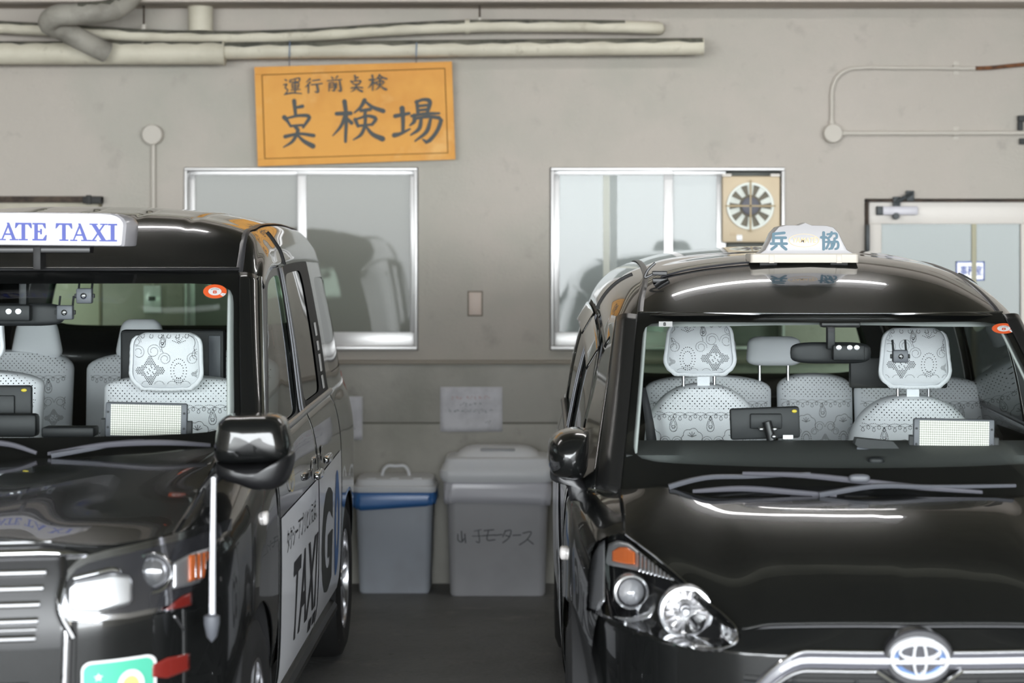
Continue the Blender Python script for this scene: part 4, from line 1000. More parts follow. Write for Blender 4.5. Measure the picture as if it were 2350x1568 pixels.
# top chrome bar with tapered ends
P = []
for i in range(61):
    x = lerp(-.525, .525, i / 60); t = max(0, (abs(x) - .42) / .105); h = lerp(.0155, .003, t ** 1.5); zc = .9135 - .006 * t
    P.append([Vector((x, noseA(x, zc) - .006 - .022 * math.cos(a) * (1 if abs(a) < 1.6 else 0), zc + h * math.sin(a))) for a in np.linspace(-math.pi / 2, math.pi / 2, 9)])
G(MB().grid(P), 'grille_top_bar', CHROME, gr)
# headlamps
HU = [(134, 1352), (141, 1326), (158, 1306), (186, 1279), (247, 1262), (322, 1246), (396, 1227), (483, 1202), (502, 1197), (512, 1214), (517, 1288)]
HL = [(134, 1354), (137, 1388), (146, 1410), (173, 1421), (223, 1424), (297, 1418), (371, 1403), (445, 1395), (497, 1385), (512, 1372), (517, 1340)]
def inset(c, d, x0, x1): return [(x, y + d) for x, y in c if x0 <= x <= x1]
def both(car, P, name, m, parents, **k):
    """the same piece on both sides of the car"""
    return [car.add(MB().grid(Q), name, m, p, **k) for Q, p in zip((P, mir(P)), parents)]
P0 = band(A_, HU, HL, surf_nA, 44, 12, (0, -.006, 0))
lampsA = both(A_, P0, 'headlamp', mat('lamp_bezel', (.55, .55, .58, 1), rough=.16, metal=1), (None, None))
iu = [(150, 1350), (158, 1328), (176, 1306), (205, 1290), (322, 1262), (430, 1236), (496, 1214), (508, 1225)]; il = [(150, 1352), (155, 1392), (176, 1408), (223, 1412), (297, 1406), (371, 1392), (445, 1384), (496, 1374), (508, 1350)]
both(A_, band(A_, iu, il, surf_nA, 40, 10, (0, -.010, 0)), 'lamp_housing', mat('lamp_dark', (.03, .03, .034, 1), rough=.2, coat=1), lampsA)
both(A_, band(A_, [(164, 1346), (176, 1332), (262, 1312), (300, 1318), (306, 1330)], [(164, 1390), (176, 1398), (235, 1402), (300, 1384), (306, 1374)], surf_nA, 20, 8, (0, -.022, .0)), 'led_module', mat('bright_reflector', (.93, .93, .95, 1), rough=.32, metal=.9), lampsA, thick=.004)
both(A_, band(A_, [(172, 1320), (262, 1298), (282, 1304)], [(172, 1328), (262, 1307), (282, 1312)], surf_nA, 12, 3, (0, -.026, 0)), 'lamp_bar', CHROME, lampsA, thick=.004)
both(A_, band(A_, [(400, 1290), (440, 1268), (482, 1256)], [(400, 1350), (440, 1342), (482, 1326)], surf_nA, 10, 8, (0, -.014, 0)), 'reflector', mat('bright_reflector', None or (1, 1, 1, 1)), lampsA, thick=.004)
both(A_, band(A_, [(438, 1272), (482, 1262)], [(438, 1332), (482, 1320)], surf_nA, 10, 8, (0, -.022, 0)), 'turn_signal', AMBER, lampsA, thick=.004)
for x0 in (452, 464, 475): both(A_, band(A_, [(x0, 1266), (x0 + 3, 1265)], [(x0, 1330), (x0 + 3, 1328)], surf_nA, 2, 6, (0, -.026, 0)), 'lamp_rib', CHROME, lampsA, thick=.002)
both(A_, band(A_, [(385, 1394), (420, 1366), (443, 1356)], [(385, 1398), (420, 1392), (443, 1386)], surf_nA, 10, 4, (0, -.020, 0)), 'red_marker', REDL, lampsA, thick=.003)
pc = surf_nA(352, 1313)
for s, lp in ((1, lampsA[0]), (-1, lampsA[1])):
    c = Vector((s * pc.x, pc.y, pc.z))
    G(MB().lathe([(.050, .0), (.053, -.012), (.050, -.024), (.044, -.020), (.042, -.004)], c, 'y', 36), 'projector_rim', CHROME, lp)
    G(MB().lathe([(.041, -.006), (.037, -.016), (.026, -.027), (.012, -.032), (0, -.033)], c, 'y', 32), 'projector_lens', mat('projector_glass', (.22, .22, .23, 1), rough=.03, metal=.6, coat=1), lp)
both(A_, band(A_, HU, HL, surf_nA, 44, 12, (0, -.036, 0)), 'lamp_lens', LENS, lampsA)
# lower bumper trim
Pb = [surf_nA(lerp(157, 149, t), lerp(1424, 1640, t)) + Vector((0, -.008, 0)) for t in np.linspace(0, 1, 14)]
for s in (1, -1):
    G(MB().tube([p if s > 0 else flip(p) for p in Pb], .0115, 10), 'bumper_strip', CHROME)
    G(MB().tube([(p if s > 0 else flip(p)) + Vector((s * .017, .004, 0)) for p in Pb], .006, 8), 'bumper_groove', RUBBER)
lg = [[Vector((x, noseA(x, z) - .003, z)) for x in np.linspace(-.40, .40, 24)] for z in np.linspace(.45, .68, 6)]
lo = G(MB().grid([[p for p in r] for r in lg[:4]]), 'lower_grille', RUBBER)
for z in (.505, .555, .605): G(MB().tube([(x, noseA(x, z) - .008, z) for x in np.linspace(-.40, .40, 30)], .005, 6), 'lower_grille_bar', PLASTIC, lo)
both(A_, band(A_, [(350, 1526), (385, 1508), (436, 1498)], [(350, 1552), (385, 1556), (436, 1536)], surf_nA, 12, 6, (0, -.008, 0)), 'fog_lamp', REDL, (None, None), thick=.004)  # red colour paints the reflection of a red object in the fog lamp
both(A_, band(A_, [(400, 1412), (405, 1411), (436, 1468)], [(400, 1418), (405, 1424), (436, 1472)], surf_nA, 10, 2, (0, -.003, 0)), 'bumper_accent', SATINM, (None, None), thick=.002)
# rounded green badge plate
c0 = surf_nA(272, 1586); gw, gh = .079, .078
def plate(hw, hh, r, off, m, name, parent=None):
    q0 = rrect(hw, hh, r); q = [(lerp(a[0], b[0], k / 6), lerp(a[1], b[1], k / 6)) for a, b in zip(q0, q0[1:] + q0[:1]) for k in range(6)]; f = lambda k: [Vector((c0.x + x * k, noseA(c0.x + x * k, c0.z + z * k) - .006 - off, c0.z + z * k)) for x, z in q]
    return G(MB().grid([[p + Vector((0, .004, 0)) for p in f(1)], f(1), f(.75), f(.5), f(.25), f(.01)], closed_u=True), name, m, parent)
bp = plate(gw, gh, .022, 0, WHITEPL, 'badge_plate')
plate(gw - .006, gh - .006, .018, .0045, mat('badge_green', srgb(88, 190, 160), rough=.3), 'badge_field', bp)
on2 = lambda u, v, o=.0080: (c0.x + u, noseA(c0.x + u, c0.z + v) - .006 - o, c0.z + v)
st5 = [(-.040 + (.011 if k % 2 == 0 else .0045) * math.sin(k * math.pi / 5), .040 + (.011 if k % 2 == 0 else .0045) * math.cos(k * math.pi / 5)) for k in range(10)]
G(MB().add([on2(*p) for p in st5] + [on2(-.040, .040)], [(10, k, (k + 1) % 10) for k in range(10)]), 'badge_star', WHITEPL, bp, smooth=0)
G(MB().grid([[on2(.028 + r * math.cos(a), .012 + r * 1.35 * math.sin(a)) for a in np.linspace(0, 2 * math.pi, 40)] for r in (.017, .028)]), 'badge_ring', WHITEPL, bp, smooth=0)
G(MB().grid([[on2(.028 + r * math.cos(a), .012 + r * 1.35 * math.sin(a)) for a in np.linspace(0, 2 * math.pi, 40)] for r in (0, .016)]), 'badge_centre', mat('badge_lime', srgb(214, 226, 130), rough=.4), bp, smooth=0)
# corner marker pole
fp = G(MB().tube([A_.pt(487, 1418, .26), A_.pt(488, 1260, .262), A_.pt(490, 1096, .265)], [.0085, .0075, .0065], 12), 'corner_pole', mat('pole_white', (.8, .8, .84, 1), rough=.2, metal=.4))
q = A_.pt(486, 1420, .26); G(MB().lathe([(.002, -.058), (.013, -.045), (.02, -.012), (.02, .006), (.008, .012)], q, 'z', 16), 'pole_base', GREYPL, fp)
# fender mirrors
def shell(car, outline, cxy, y0, dep, name, m, parent=None, s=1, power=2.2, n=16):
    rows = []
    pts = [np.array(p, float) for p in outline]; pts = bez(pts + [pts[0]], 49)[:-1]; c = np.array(cxy, float)
    for i in range(n + 1):
        t = math.sin(math.pi / 2 * i / n); f = max(1e-6, (1 - t ** power)) ** (1 / power) if i < n else .002; row = []
        for p in pts:
            e = c + (p - c) * f; v = car.pt(e[0], e[1], y0); v = Vector((v.x, y0 - dep * t, v.z)); row.append(v if s > 0 else flip(v))
        rows.append(row)
    back = [[(Vector(v) + Vector((0, .02, 0))) for v in rows[0]]]
    return car.add(MB().grid(back + rows, closed_u=True), name, m, parent)
for s in (1, -1):
    mrr = shell(A_, [(506, 966), (518, 955), (560, 950), (600, 949), (640, 952), (656, 962), (664, 985), (671, 1030), (668, 1050), (640, 1056), (580, 1060), (520, 1060), (502, 1056), (497, 1040), (500, 1000)], (585, 1008), .80, .12, 'fender_mirror', PAINT, s=s, power=3.4)
    shell(A_, [(500, 1058), (540, 1062), (600, 1060), (650, 1052), (672, 1036), (670, 1080), (656, 1108), (625, 1121), (585, 1120), (550, 1108), (515, 1096), (498, 1080)], (590, 1085), .79, .11, 'mirror_base', TRIM, mrr, s, 3.0)
    S = lambda p: p if s > 0 else flip(p)
    G(MB().tube([S(p) for p in bez([tuple(A_.pt(*a)) for a in ((520, 1080, .74), (492, 1098, .75), (472, 1122, .76), (458, 1150, .76))], 14)], [.022, .02, .016, .016, .016, .016, .016, .016, .016, .016, .017, .018, .02, .022], 10), 'mirror_stalk', TRIM, mrr)
    e = S(A_.pt(470, 1152, .76)); G(MB().superell(e, (.035, .05, .016), 2.6), 'mirror_foot', TRIM, mrr)
    g0 = S(A_.pt(585, 1008, .825)); G(MB().box(g0.x - .09, g0.x + .09, .822, .828, g0.z - .055, g0.z + .055, .003), 'mirror_glass', CHROME, mrr)
# side turn repeater
for s in (1, -1):
    y, z = .97, .885; G(MB().superell((s * (FA.F(y, z) + .004), y, z), (.012, .03, .02), 3), 'side_repeater', mat('repeater_clear', (.8, .76, .74, 1), rough=.1, coat=1))
    for y, z in ((2.19, .882), (2.53, .904)):
        x = s * (LA.F(y, z) + .012); h = G(MB().superell((x + s * .012, y, z), (.013, .10, .016), 3.0), 'door_handle', CHROME)
        G(MB().superell((x - s * .011, y, z + .012), (.003, .055, .034), 2.4), 'handle_recess', BLACKG, h)  # flush black plate painted as the shadow in the handle recess
# white advertising sheets on the doors
sheet = mat('vinyl_white', (.92, .93, .97, 1), rough=.25, coat=.5)
for s in (1, -1):
    def sp(y, z, o): return Vector((s * (LA.F(y, z) + o), y, z))
    def sht(y0, y1): return patch(lambda u, v: sp(lerp(y0, y1, u), lerp(.335, lin([1.2, 2.36, 3.2], [.845, .85, .87], lerp(y0, y1, u)), v), .0045), 20, 14)
    sh = G(sht(1.27, 2.352), 'door_advert', sheet, smooth=60); sh2 = G(sht(2.38, 3.215), 'door_advert', sheet, smooth=60)
    def lay(body, yc, zc, w, h, m, par, name='lettering', bold=0, slant=0):
        vf = text2d(body, 1.0, bold=bold); xs = [p[0] for p in vf[0]]; zs = [p[1] for p in vf[0]]
        x0, x1, z0, z1 = min(xs), max(xs), min(zs), max(zs)
        def f(u, v):
            a, b = (u - x0) / (x1 - x0) - .5, (v - z0) / (z1 - z0) - .5
            return sp(yc + (a * w + slant * b) * (1 if s > 0 else -1), zc + b * h, .0062)
        G(flat_mesh(vf, f), name, m, par, smooth=0, kind='stuff')
    lay('タクシーアプリといえば、', 1.83, .758, .88, .07, NAVY if False else INK, sh)
    lay('TAXI', 1.93, .545, .74, .25, INK, sh, bold=.02, slant=.05)
    lay('G', 2.66, .59, .40, .38, mat('advert_grey', srgb(58, 60, 58), rough=.5), sh2, bold=.045)
    G(MB().grid([[sp(3.03 + r * .45 * math.cos(a), .61 + r * math.sin(a), .0062) for a in np.linspace(0, 2 * math.pi, 48)] for r in (.10, .20)]), 'lettering', mat('advert_blue', srgb(62, 112, 178), rough=.4), sh2, smooth=0)
    for yy in (2.08, 2.22): G(MB().grid([[sp(yy + a, zz, .0062) for a in (0, .1)] for zz in (.36, .40)]), 'badge', INK, sh, smooth=0)
    gold = mat('gold_leaf', srgb(196, 178, 120), rough=.4)
    eb = G(MB().grid([[sp(1.56 + r * .075 * math.cos(a), .938 + r * .045 * math.sin(a), .006) for a in np.linspace(0, 2 * math.pi, 40)] for r in (.9, 1.0)]), 'door_emblem', gold, smooth=0)
    lay('YAMATE', 1.56, .938, .11, .03, gold, eb)
for z0, z1 in ((1.12, 1.17), (1.185, 1.25), (1.265, 1.30), (1.32, 1.37)):
    G(MB().grid([[Vector((LA.F(y, z) + .004, y, z)) for y in (3.03, 3.09)] for z in (z0, z1)]), 'pillar_label', WHITEPL, smooth=0, thick=.0008)
# roof sign
SGN = [(-160, 490), (-120, 487), (60, 487), (240, 489), (262, 491), (274, 495), (283, 501), (289, 510), (290, 518), (286, 562), (284, 565), (281, 566), (-152, 562), (-158, 560), (-164, 512), (-163, 498)]
def srow(sc_, y, dz=0): return [A_.pt(63 + (x - 63) * sc_[0], 527 + (yy - 527) * sc_[1], 1.60) * 1.0 + Vector((0, y - 1.60, dz)) for x, yy in SGN]
rows = [srow((.97, .94), 1.596), srow((1, 1), 1.602), srow((1.06, 1.0), 1.645), srow((1.06, .98), 1.70), srow((1.02, .82), 1.715)]
mb = MB().grid(rows, closed_u=True); n = len(rows[0]); mb.f.append(tuple(range(n))); mb.f.append(tuple(4 * n + k for k in range(n)))
rs = G(mb, 'roof_sign', SIGNW, smooth=30)
SER = {
 'I': [[(.13, 0), (.29, 0), (.29, 1), (.13, 1)], [(0, 0), (.42, 0), (.42, .08), (0, .08)], [(0, .92), (.42, .92), (.42, 1), (0, 1)]],
 'T': [[(.37, 0), (.53, 0), (.53, 1), (.37, 1)], [(.22, 0), (.68, 0), (.68, .07), (.22, .07)], [(.03, .91), (.87, .91), (.87, 1), (.03, 1)], [(.03, 1), (0, .70), (.05, .70), (.17, .91)], [(.87, 1), (.90, .70), (.85, .70), (.73, .91)]],
 'A': [[(.12, 0), (.20, 0), (.52, .9), (.46, 1)], [(.42, 1), (.55, 1), (.88, 0), (.69, 0)], [(.24, .30), (.70, .30), (.68, .38), (.27, .38)], [(0, 0), (.33, 0), (.33, .06), (0, .06)], [(.58, 0), (1, 0), (1, .06), (.58, .06)]],
 'E': [[(.12, 0), (.29, 0), (.29, 1), (.12, 1)], [(0, .92), (.76, .92), (.76, 1), (0, 1)], [(0, 0), (.80, 0), (.80, .08), (0, .08)], [(.28, .47), (.52, .47), (.52, .55), (.28, .55)], [(.48, .36), (.54, .36), (.54, .66), (.48, .66)], [(.76, 1), (.78, .70), (.72, .70), (.62, .92)], [(.80, 0), (.84, .32), (.78, .32), (.64, .08)]],
 'X': [[(.08, 1), (.33, 1), (.92, 0), (.67, 0)], [(.11, 0), (.22, 0), (.86, 1), (.75, 1)], [(0, .94), (.42, .94), (.42, 1), (0, 1)], [(.60, .94), (.98, .94), (.98, 1), (.60, 1)], [(0, 0), (.36, 0), (.36, .06), (0, .06)], [(.56, 0), (1, 0), (1, .06), (.56, .06)]],
 'Y': [[(.08, 1), (.33, 1), (.58, .42), (.41, .42)], [(.78, 1), (.88, 1), (.57, .42), (.48, .48)], [(.41, 0), (.58, 0), (.58, .46), (.41, .46)], [(.25, 0), (.74, 0), (.74, .07), (.25, .07)], [(0, .94), (.42, .94), (.42, 1), (0, 1)], [(.62, .94), (1, .94), (1, 1), (.62, 1)]],
 'M': [[(.13, 0), (.20, 0), (.20, 1), (.13, 1)], [(.78, 0), (.93, 0), (.93, 1), (.78, 1)], [(.13, 1), (.30, 1), (.56, .2), (.48, 0)], [(.48, 0), (.56, .15), (.86, 1), (.78, 1)], [(0, 0), (.34, 0), (.34, .06), (0, .06)], [(.68, 0), (1.04, 0), (1.04, .06), (.68, .06)], [(0, .94), (.25, .94), (.25, 1), (0, 1)], [(.8, .94), (1.04, .94), (1.04, 1), (.8, 1)]]}
mb = MB()
for ch, x0, w in (('Y', -140, 40), ('A', -108, 42), ('M', -62, 52), ('A', -2, 43), ('T', 35, 41), ('E', 75, 37), ('T', 128, 41), ('A', 162, 43), ('X', 206, 41), ('I', 249, 44)):
    for k, poly in enumerate(SER[ch]):
        cu, cv = sum(q[0] for q in poly) / len(poly), sum(q[1] for q in poly) / len(poly)
        fat = [(u + math.copysign(.022, u - cu), v + math.copysign(.008, v - cv)) for u, v in poly]
        mb.add([A_.pt(x0 + w * u, 551 + (x0 + w * u) * .012 - 40 * v, 1.5945 - .0002 * k) for u, v in fat], [tuple(range(len(poly)))])
G(mb, 'lettering', NAVY, rs, smooth=0)
sb = A_.pt(208, 575, 1.61); G(MB().box(-.27, sb.x, 1.60, 1.66, sb.z - .008, sb.z + .012, .004), 'sign_bracket', TRIM, rs)
for x in (-.2, .05): G(MB().box(x - .012, x + .012, 1.596, 1.67, 1.58, 1.652, .003), 'sign_foot', RUBBER, rs)
# cabin furniture
def dashboard(car, prof, hw, k):
    DASH = mat('dash_grey', (.062, .067, .065, 1), rough=.75, bump=.2, bscale=400)  # grey lightened to include the ceiling reflection and haze in the windscreen
    rows = [[Vector((hw * (2 * i / 30 - 1), y + (k * (hw * (2 * i / 30 - 1)) ** 2 if j < 2 else 0), z)) for i in range(31)] for j, (y, z) in enumerate(prof)]
    return car.add(MB().grid(rows), 'dashboard', DASH)
dashboard(A_, [(1.02, 1.02), (1.10, 1.05), (1.25, 1.062), (1.42, 1.06), (1.50, 1.03), (1.56, .9), (1.52, .55)], .70, .33)
sA = seat_back(A_, 'passenger_seat', .345, 2.36, 1.208, .48, .62, flat=.075, dep=.085)
head_rest(A_, sA, .349, 2.23, 1.172, 1.362, .245, posts=False, top_w=.97)
sB = seat_back(A_, 'driver_seat', -.345, 2.36, 1.225, .48, .62, flat=.09, dep=.085)
head_rest(A_, sB, -.345, 2.30, 1.26, 1.45, .245, top_w=.9)
pn = A_.pt(278, 757, 2.52); pn2 = A_.pt(516, 868, 2.52)
bxm = G(MB().box(pn.x, pn2.x, 2.50, 2.56, pn2.z - .06, pn.z, .012), 'seat_screen', PLASTIC)
G(MB().box(pn2.x - .055, pn2.x - .012, 2.497, 2.505, pn2.z, pn.z - .02, .003), 'screen_panel', GREYPL, bxm)
for cx, w, tw in ((-.44, .46, .25), (.22, .76, .3)):
    rsA = seat_back(A_, 'rear_seat', cx, 3.32, 1.255, w, .7, flat=.12, dep=.09)
    head_rest(A_, rsA, cx + (.09 if cx < 0 else -.16), 3.30, 1.22, 1.375, .21, posts=False, lace=False, top_w=.7, ruffle=False)
pt1 = A_.pt(240, 1005, 1.36); pt2 = A_.pt(428, 925, 1.36); led_panel(A_, pt1.x, pt2.x, pt1.z, pt2.z, 1.36, tilt=.022)
p1 = A_.pt(-90, 975, 1.5); p2 = A_.pt(72, 885, 1.5)
tb = G(MB().box(p1.x, p2.x, 1.5, 1.525, p1.z, p2.z, .008), 'tablet', PLASTIC); G(MB().box(p1.x + .06, p2.x - .05, 1.488, 1.502, p1.z + .02, p2.z - .03, .004), 'tablet_mount', PLASTIC, tb)
G(MB().superell(tuple(A_.pt(55, 896, 1.498)), (.009, .002, .005), 2), 'tablet_badge', mat('badge_yellow', srgb(196, 176, 40), rough=.4), tb)
p1 = A_.pt(-60, 1003, 1.42); p2 = A_.pt(86, 950, 1.42); G(MB().box(p1.x, p2.x, 1.40, 1.46, p1.z, p2.z, .012), 'fare_meter', PLASTIC)
p1 = A_.pt(98, 1003, 1.4); p2 = A_.pt(218, 980, 1.4); G(MB().box(p1.x, p2.x, 1.38, 1.46, p1.z, p2.z, .006), 'ticket_printer', PLASTIC)
mi = G(MB().superell(tuple(A_.pt(50, 722, 1.66)), (.135, .018, .036), 4), 'rear_view_mirror', PLASTIC)
G(MB().box(-.012, .012, 1.62, 1.655, 1.47, 1.55, .004), 'mirror_arm', PLASTIC, mi)
def camera_box(car, px0, py0, px1, py1, y, arm):
    a, b = car.pt(px0, py1, y), car.pt(px1, py0, y)
    c = car.add(MB().box(a.x, b.x, y, y + .03, a.z, b.z, .005), 'dash_camera', GREYPL)
    m = Vector(((a.x + b.x) / 2, y, (a.z + b.z) / 2)); r = (b.z - a.z) * .2
    car.add(MB().lathe([(r, 0), (r, -.004), (r * .7, -.006), (r * .6, -.002), (0, -.003)], m, 'y', 20), 'camera_lens', BLACKG, c)
    for s in (-1, 1): car.add(MB().box(m.x + s * (b.x - a.x) * .5 - .003 + s * .004, m.x + s * (b.x - a.x) * .5 + .003 + s * .004, y + .008, y + .02, m.z - .007, m.z + .007, .002), 'camera_pivot', PLASTIC, c)
    for s in (-1, 1): car.add(MB().tube([m + Vector((s * (b.x - a.x) * .42, .015, .0)), m + Vector((s * (b.x - a.x) * .42, .01 + arm * .55, arm))], .0035, 6), 'camera_bracket', PLASTIC, c)
    return c
camera_box(A_, 174, 662, 210, 697, 1.62, .045); camera_box(A_, 129, 701, 166, 734, 1.58, .05)
sn = A_.pt(20, 715, 1.60); so = G(MB().box(sn.x - .07, sn.x + .065, 1.60, 1.64, sn.z - .03, sn.z + .02, .006), 'sensor_unit', PLASTIC)
for dx in (-.0, .03): G(MB().lathe([(.009, 0), (.009, -.003), (0, -.005)], (sn.x + dx, 1.60, sn.z), 'y', 14), 'sensor_lens', SATINM, so)
G(MB().box(-.09, .10, 1.63, 1.70, 1.545, 1.56, .006), 'sensor_housing', FRIT)  # black box painted in for the dark shading of the glass, not a housing
sw_ = G(MB().lathe([(.17 + .014 * math.cos(a), .014 * math.sin(a)) for a in np.linspace(0, 2 * math.pi, 12)], (0, 0, 0), 'y', 36).xf(Matrix.Translation((-.345, 1.68, .95)) @ Matrix.Rotation(math.radians(-25), 4, 'X')), 'steering_wheel', PLASTIC)
G(MB().lathe([(0, -.02), (.06, -.015), (.065, .02)], (0, 0, 0), 'y', 20).xf(Matrix.Translation((-.345, 1.69, .95)) @ Matrix.Rotation(math.radians(-25), 4, 'X')), 'wheel_hub', PLASTIC, sw_)
# ------------------------------------------------------------------ the rounded taxi on the right
B_ = Car('compact_taxi', .947, 5.10)
tag(B_.root, 'rounded black minivan taxi with a small dome-shaped white roof lamp', 'taxi')
lowB = [(.78,.22),(.835,.36),(.8475,.6),(.845,.82),(.835,.93),(.815,1.0)]
LB = Loft([
 (1.10, [(.78,.22),(.835,.36),(.8475,.6),(.845,.82),(.83,.92),(.80,.975),(.755,1.10),(.72,1.16),(.67,1.19),(.585,1.21),(.45,1.23),(.22,1.245),(0,1.25)]),
 (1.55, lowB + [(.765,1.14),(.70,1.27),(.655,1.32),(.595,1.362),(.45,1.405),(.22,1.432),(0,1.44)]),
 (1.80, lowB + [(.765,1.18),(.703,1.345),(.65,1.415),(.578,1.462),(.44,1.506),(.22,1.534),(0,1.542)]),
 (2.07, lowB + [(.767,1.21),(.705,1.395),(.64,1.485),(.548,1.538),(.42,1.578),(.22,1.604),(0,1.611)]),
 (2.40, lowB + [(.77,1.24),(.705,1.435),(.635,1.53),(.535,1.577),(.42,1.607),(.22,1.632),(0,1.64)]),
 (2.80, lowB + [(.77,1.25),(.705,1.45),(.635,1.55),(.53,1.60),(.42,1.63),(.22,1.652),(0,1.66)]),
 (3.50, [(.78,.22),(.835,.36),(.845,.6),(.842,.82),(.83,.93),(.808,1.01),(.76,1.26),(.695,1.45),(.625,1.545),(.52,1.593),(.41,1.622),(.22,1.645),(0,1.652)]),
 (3.95, [(.75,.25),(.80,.38),(.812,.6),(.81,.82),(.80,.94),(.775,1.03),(.72,1.26),(.655,1.42),(.59,1.51),(.49,1.556),(.39,1.585),(.2,1.606),(0,1.612)]),
 (4.21, [(.68,.28),(.73,.42),(.745,.6),(.742,.82),(.73,.94),(.71,1.03),(.655,1.24),(.60,1.37),(.54,1.44),(.45,1.48),(.36,1.505),(.18,1.522),(0,1.527)])])
def wsB(x, z):
    t = (z - .95) / .49; return .78 + .77 * t - .022 * math.sin(math.pi * max(0, min(1, t))) + .485 * x * x
xeB = lambda z: lerp(.680, .594, (z - .95) / .49)
def ws_fnB(u, v):
    z = lerp(.93, 1.438, v); x = (2 * u - 1) * xeB(z); return Vector((x, wsB(x, z), z))
surf_wsB = lambda px, py: B_.hit(lambda p: p.y - wsB(p.x, p.z), px, py, .5, 2.0)
hxB = [0, .2, .35, .45, .55, .63, .69]
HB = dict(yf=[.06, .075, .1, .14, .33, .5, .64], yr=[.77, .775, .79, .82, .87, .93, 1.0], v=[0, .25, .5, .75, 1],
          z=[[.714, .712, .705, .692, .765, .825, .865], [.800, .797, .788, .775, .825, .866, .889], [.868, .865, .856, .842, .876, .900, .909], [.918, .915, .908, .898, .921, .929, .927], [.948, .947, .944, .942, .962, .952, .942]])
def hoodB(u, v):
    x = (2 * u - 1) * .69; a = abs(x); yf, yr = crom(hxB, HB['yf'], a), crom(hxB, HB['yr'], a)
    return Vector((x, lerp(yf, yr, v), crom(HB['v'], [crom(hxB, r, a) for r in HB['z']], v)))
nxB = ([0, .2, .35, .45, .55, .63, .70, .76, .80, .83], [0, .01, .03, .07, .14, .22, .33, .47, .62, .8])
def noseB(x, z):
    a = min(abs(x), .829); return crom(nxB[0], nxB[1], a) + (.8 + .95 * a) * max(0, z - .645) ** 1.08 + .3 * max(0, .42 - z) ** 2
surf_nB = lambda px, py: B_.hit(lambda p: p.y - noseB(p.x, p.z), px, py, -.15, 1.0)
FB = Loft([
 (.42, [(.70,.22),(.762,.4),(.772,.55),(.765,.62),(.75,.665),(.725,.70),(.66,.74)]),
 (.62, [(.77,.22),(.815,.4),(.82,.55),(.813,.66),(.795,.75),(.755,.82),(.685,.858)]),
 (.80, [(.80,.22),(.838,.4),(.843,.55),(.838,.68),(.822,.79),(.775,.87),(.69,.905)]),
 (1.00, [(.80,.22),(.845,.4),(.848,.55),(.846,.7),(.835,.82),(.795,.90),(.69,.94)]),
 (1.25, [(.80,.22),(.845,.4),(.848,.55),(.847,.7),(.842,.83),(.822,.92),(.70,.972)])])
G = B_.add
G(patch(hoodB, 90, 50), 'hood', PAINT, thick=.004)
def noseQ(u, v):
    x = (2 * u - 1) * .80; zt = lin([0, .2, .35, .45, .55, .63, .69, .8], [.705, .704, .70, .69, .72, .74, .76, .76], abs(x)); z = lerp(.18, zt, v); return Vector((x, noseB(x, z), z))
LU = [(1345, 1398), (1350, 1330), (1356, 1270), (1366, 1244), (1390, 1232), (1420, 1226), (1440, 1226), (1500, 1272), (1560, 1322), (1620, 1376), (1665, 1412), (1688, 1436), (1697, 1462)]
LL = [(1345, 1400), (1380, 1416), (1430, 1434), (1500, 1458), (1560, 1482), (1610, 1494), (1650, 1496), (1682, 1486), (1697, 1466)]
CUTB = LU + LL[::-1]
G(cut(patch(noseQ, 200, 100), B_, -1, CUTB, 1.0), 'front_bumper', PAINT)
G(MB().box(-.6, .6, .35, .95, .28, .74, .05), 'engine_bay', RUBBER)
archB = arch(.80, .35, .31, .22)
for s in (1, -1):
    S = lambda p: p if s > 0 else flip(p)
    def fen(u, v):
        y = lerp(.46, 1.21, u); zl = archB(y)
        if v < .55:
            z = lerp(zl, .665, v / .55) if zl < .65 else lerp(.65, .665, v / .55); return S(Vector((FB.F(y, min(z, FB.sec(y)[6][1])), y, min(z, FB.sec(y)[6][1]))))
        z6 = float(FB.sec(y)[6][1]); w = (v - .55) / .45; k = lerp(3, 6, w); p = FB.P(y, k)
        if p.z < .665: p = Vector((FB.F(y, min(.665, z6)), y, min(.665, z6)))
        return S(p)
    G(cut(patch(fen, 110, 80), B_, -1, CUTB, 1.0), 'front_fender', PAINT)
    def pil(u, v):
        z = lerp(.93, 1.432, v); a = Vector((xeB(z), wsB(xeB(z), z), z)); zz = lerp(.935, 1.425, v)
        b = Vector((lerp(.752, .660, v), lerp(1.07, 1.765, v), zz)); p = a.lerp(b, u); return S(p + Vector((.35, -1, .3)).normalized() * .024 * math.sin(math.pi * u))
    G(patch(pil, 14, 26), 'windscreen_pillar', mat('satin_pillar', (.014, .014, .014, 1), rough=.3, spec=.6), thick=.004)
    def post(u, v):
        a = pil(1, v); zz = a.z; yb = lerp(1.22, 1.93, v); b = S(Vector((LB.F(yb, zz), yb, zz))); return a.lerp(b, u)
    G(patch(post, 6, 20), 'quarter_post', PAINT, thick=.003)
cabin(B_, LB, dict(kd=9.0, ye=4.21, yh0=1.55, yh1=1.725, belt=lambda y: .985 + .035 * (y - 1.2), door0=1.22, door1=2.30, door2=3.15, sill=.26, win0b=1.24, win0t=1.95,
    arch_r=arch(3.55, .35, .31, .26), fw=(.80, .31, .31, 'f'), rw=(3.55, .31, .31, 'r'), track=.838, tail0=4.06, tailz=(.75, 1.1), rear_z=(1.10, 1.42), dash_y=1.35, belt_in=.95, rim=.19,
    pil=lambda u, v: ws_fnB((u + 1) / 2, v), side_lead=.02))
G(patch(ws_fnB, 40, 24), 'windscreen', WSG)
G(ring_patch(lambda u, v: ws_fnB(u, v) + Vector((0, .004, 0)), .018, .018, .17, .05, sq=16), 'windscreen_band', FRIT)
G(MB().tube([ws_fnB(u, 1.0) + Vector((0, -.004, .003)) for u in np.linspace(.0, 1, 30)], .0022, 8), 'windscreen_seal', CHROME)
inspection_sticker(B_, surf_wsB, 2303, 754, 27, 12)
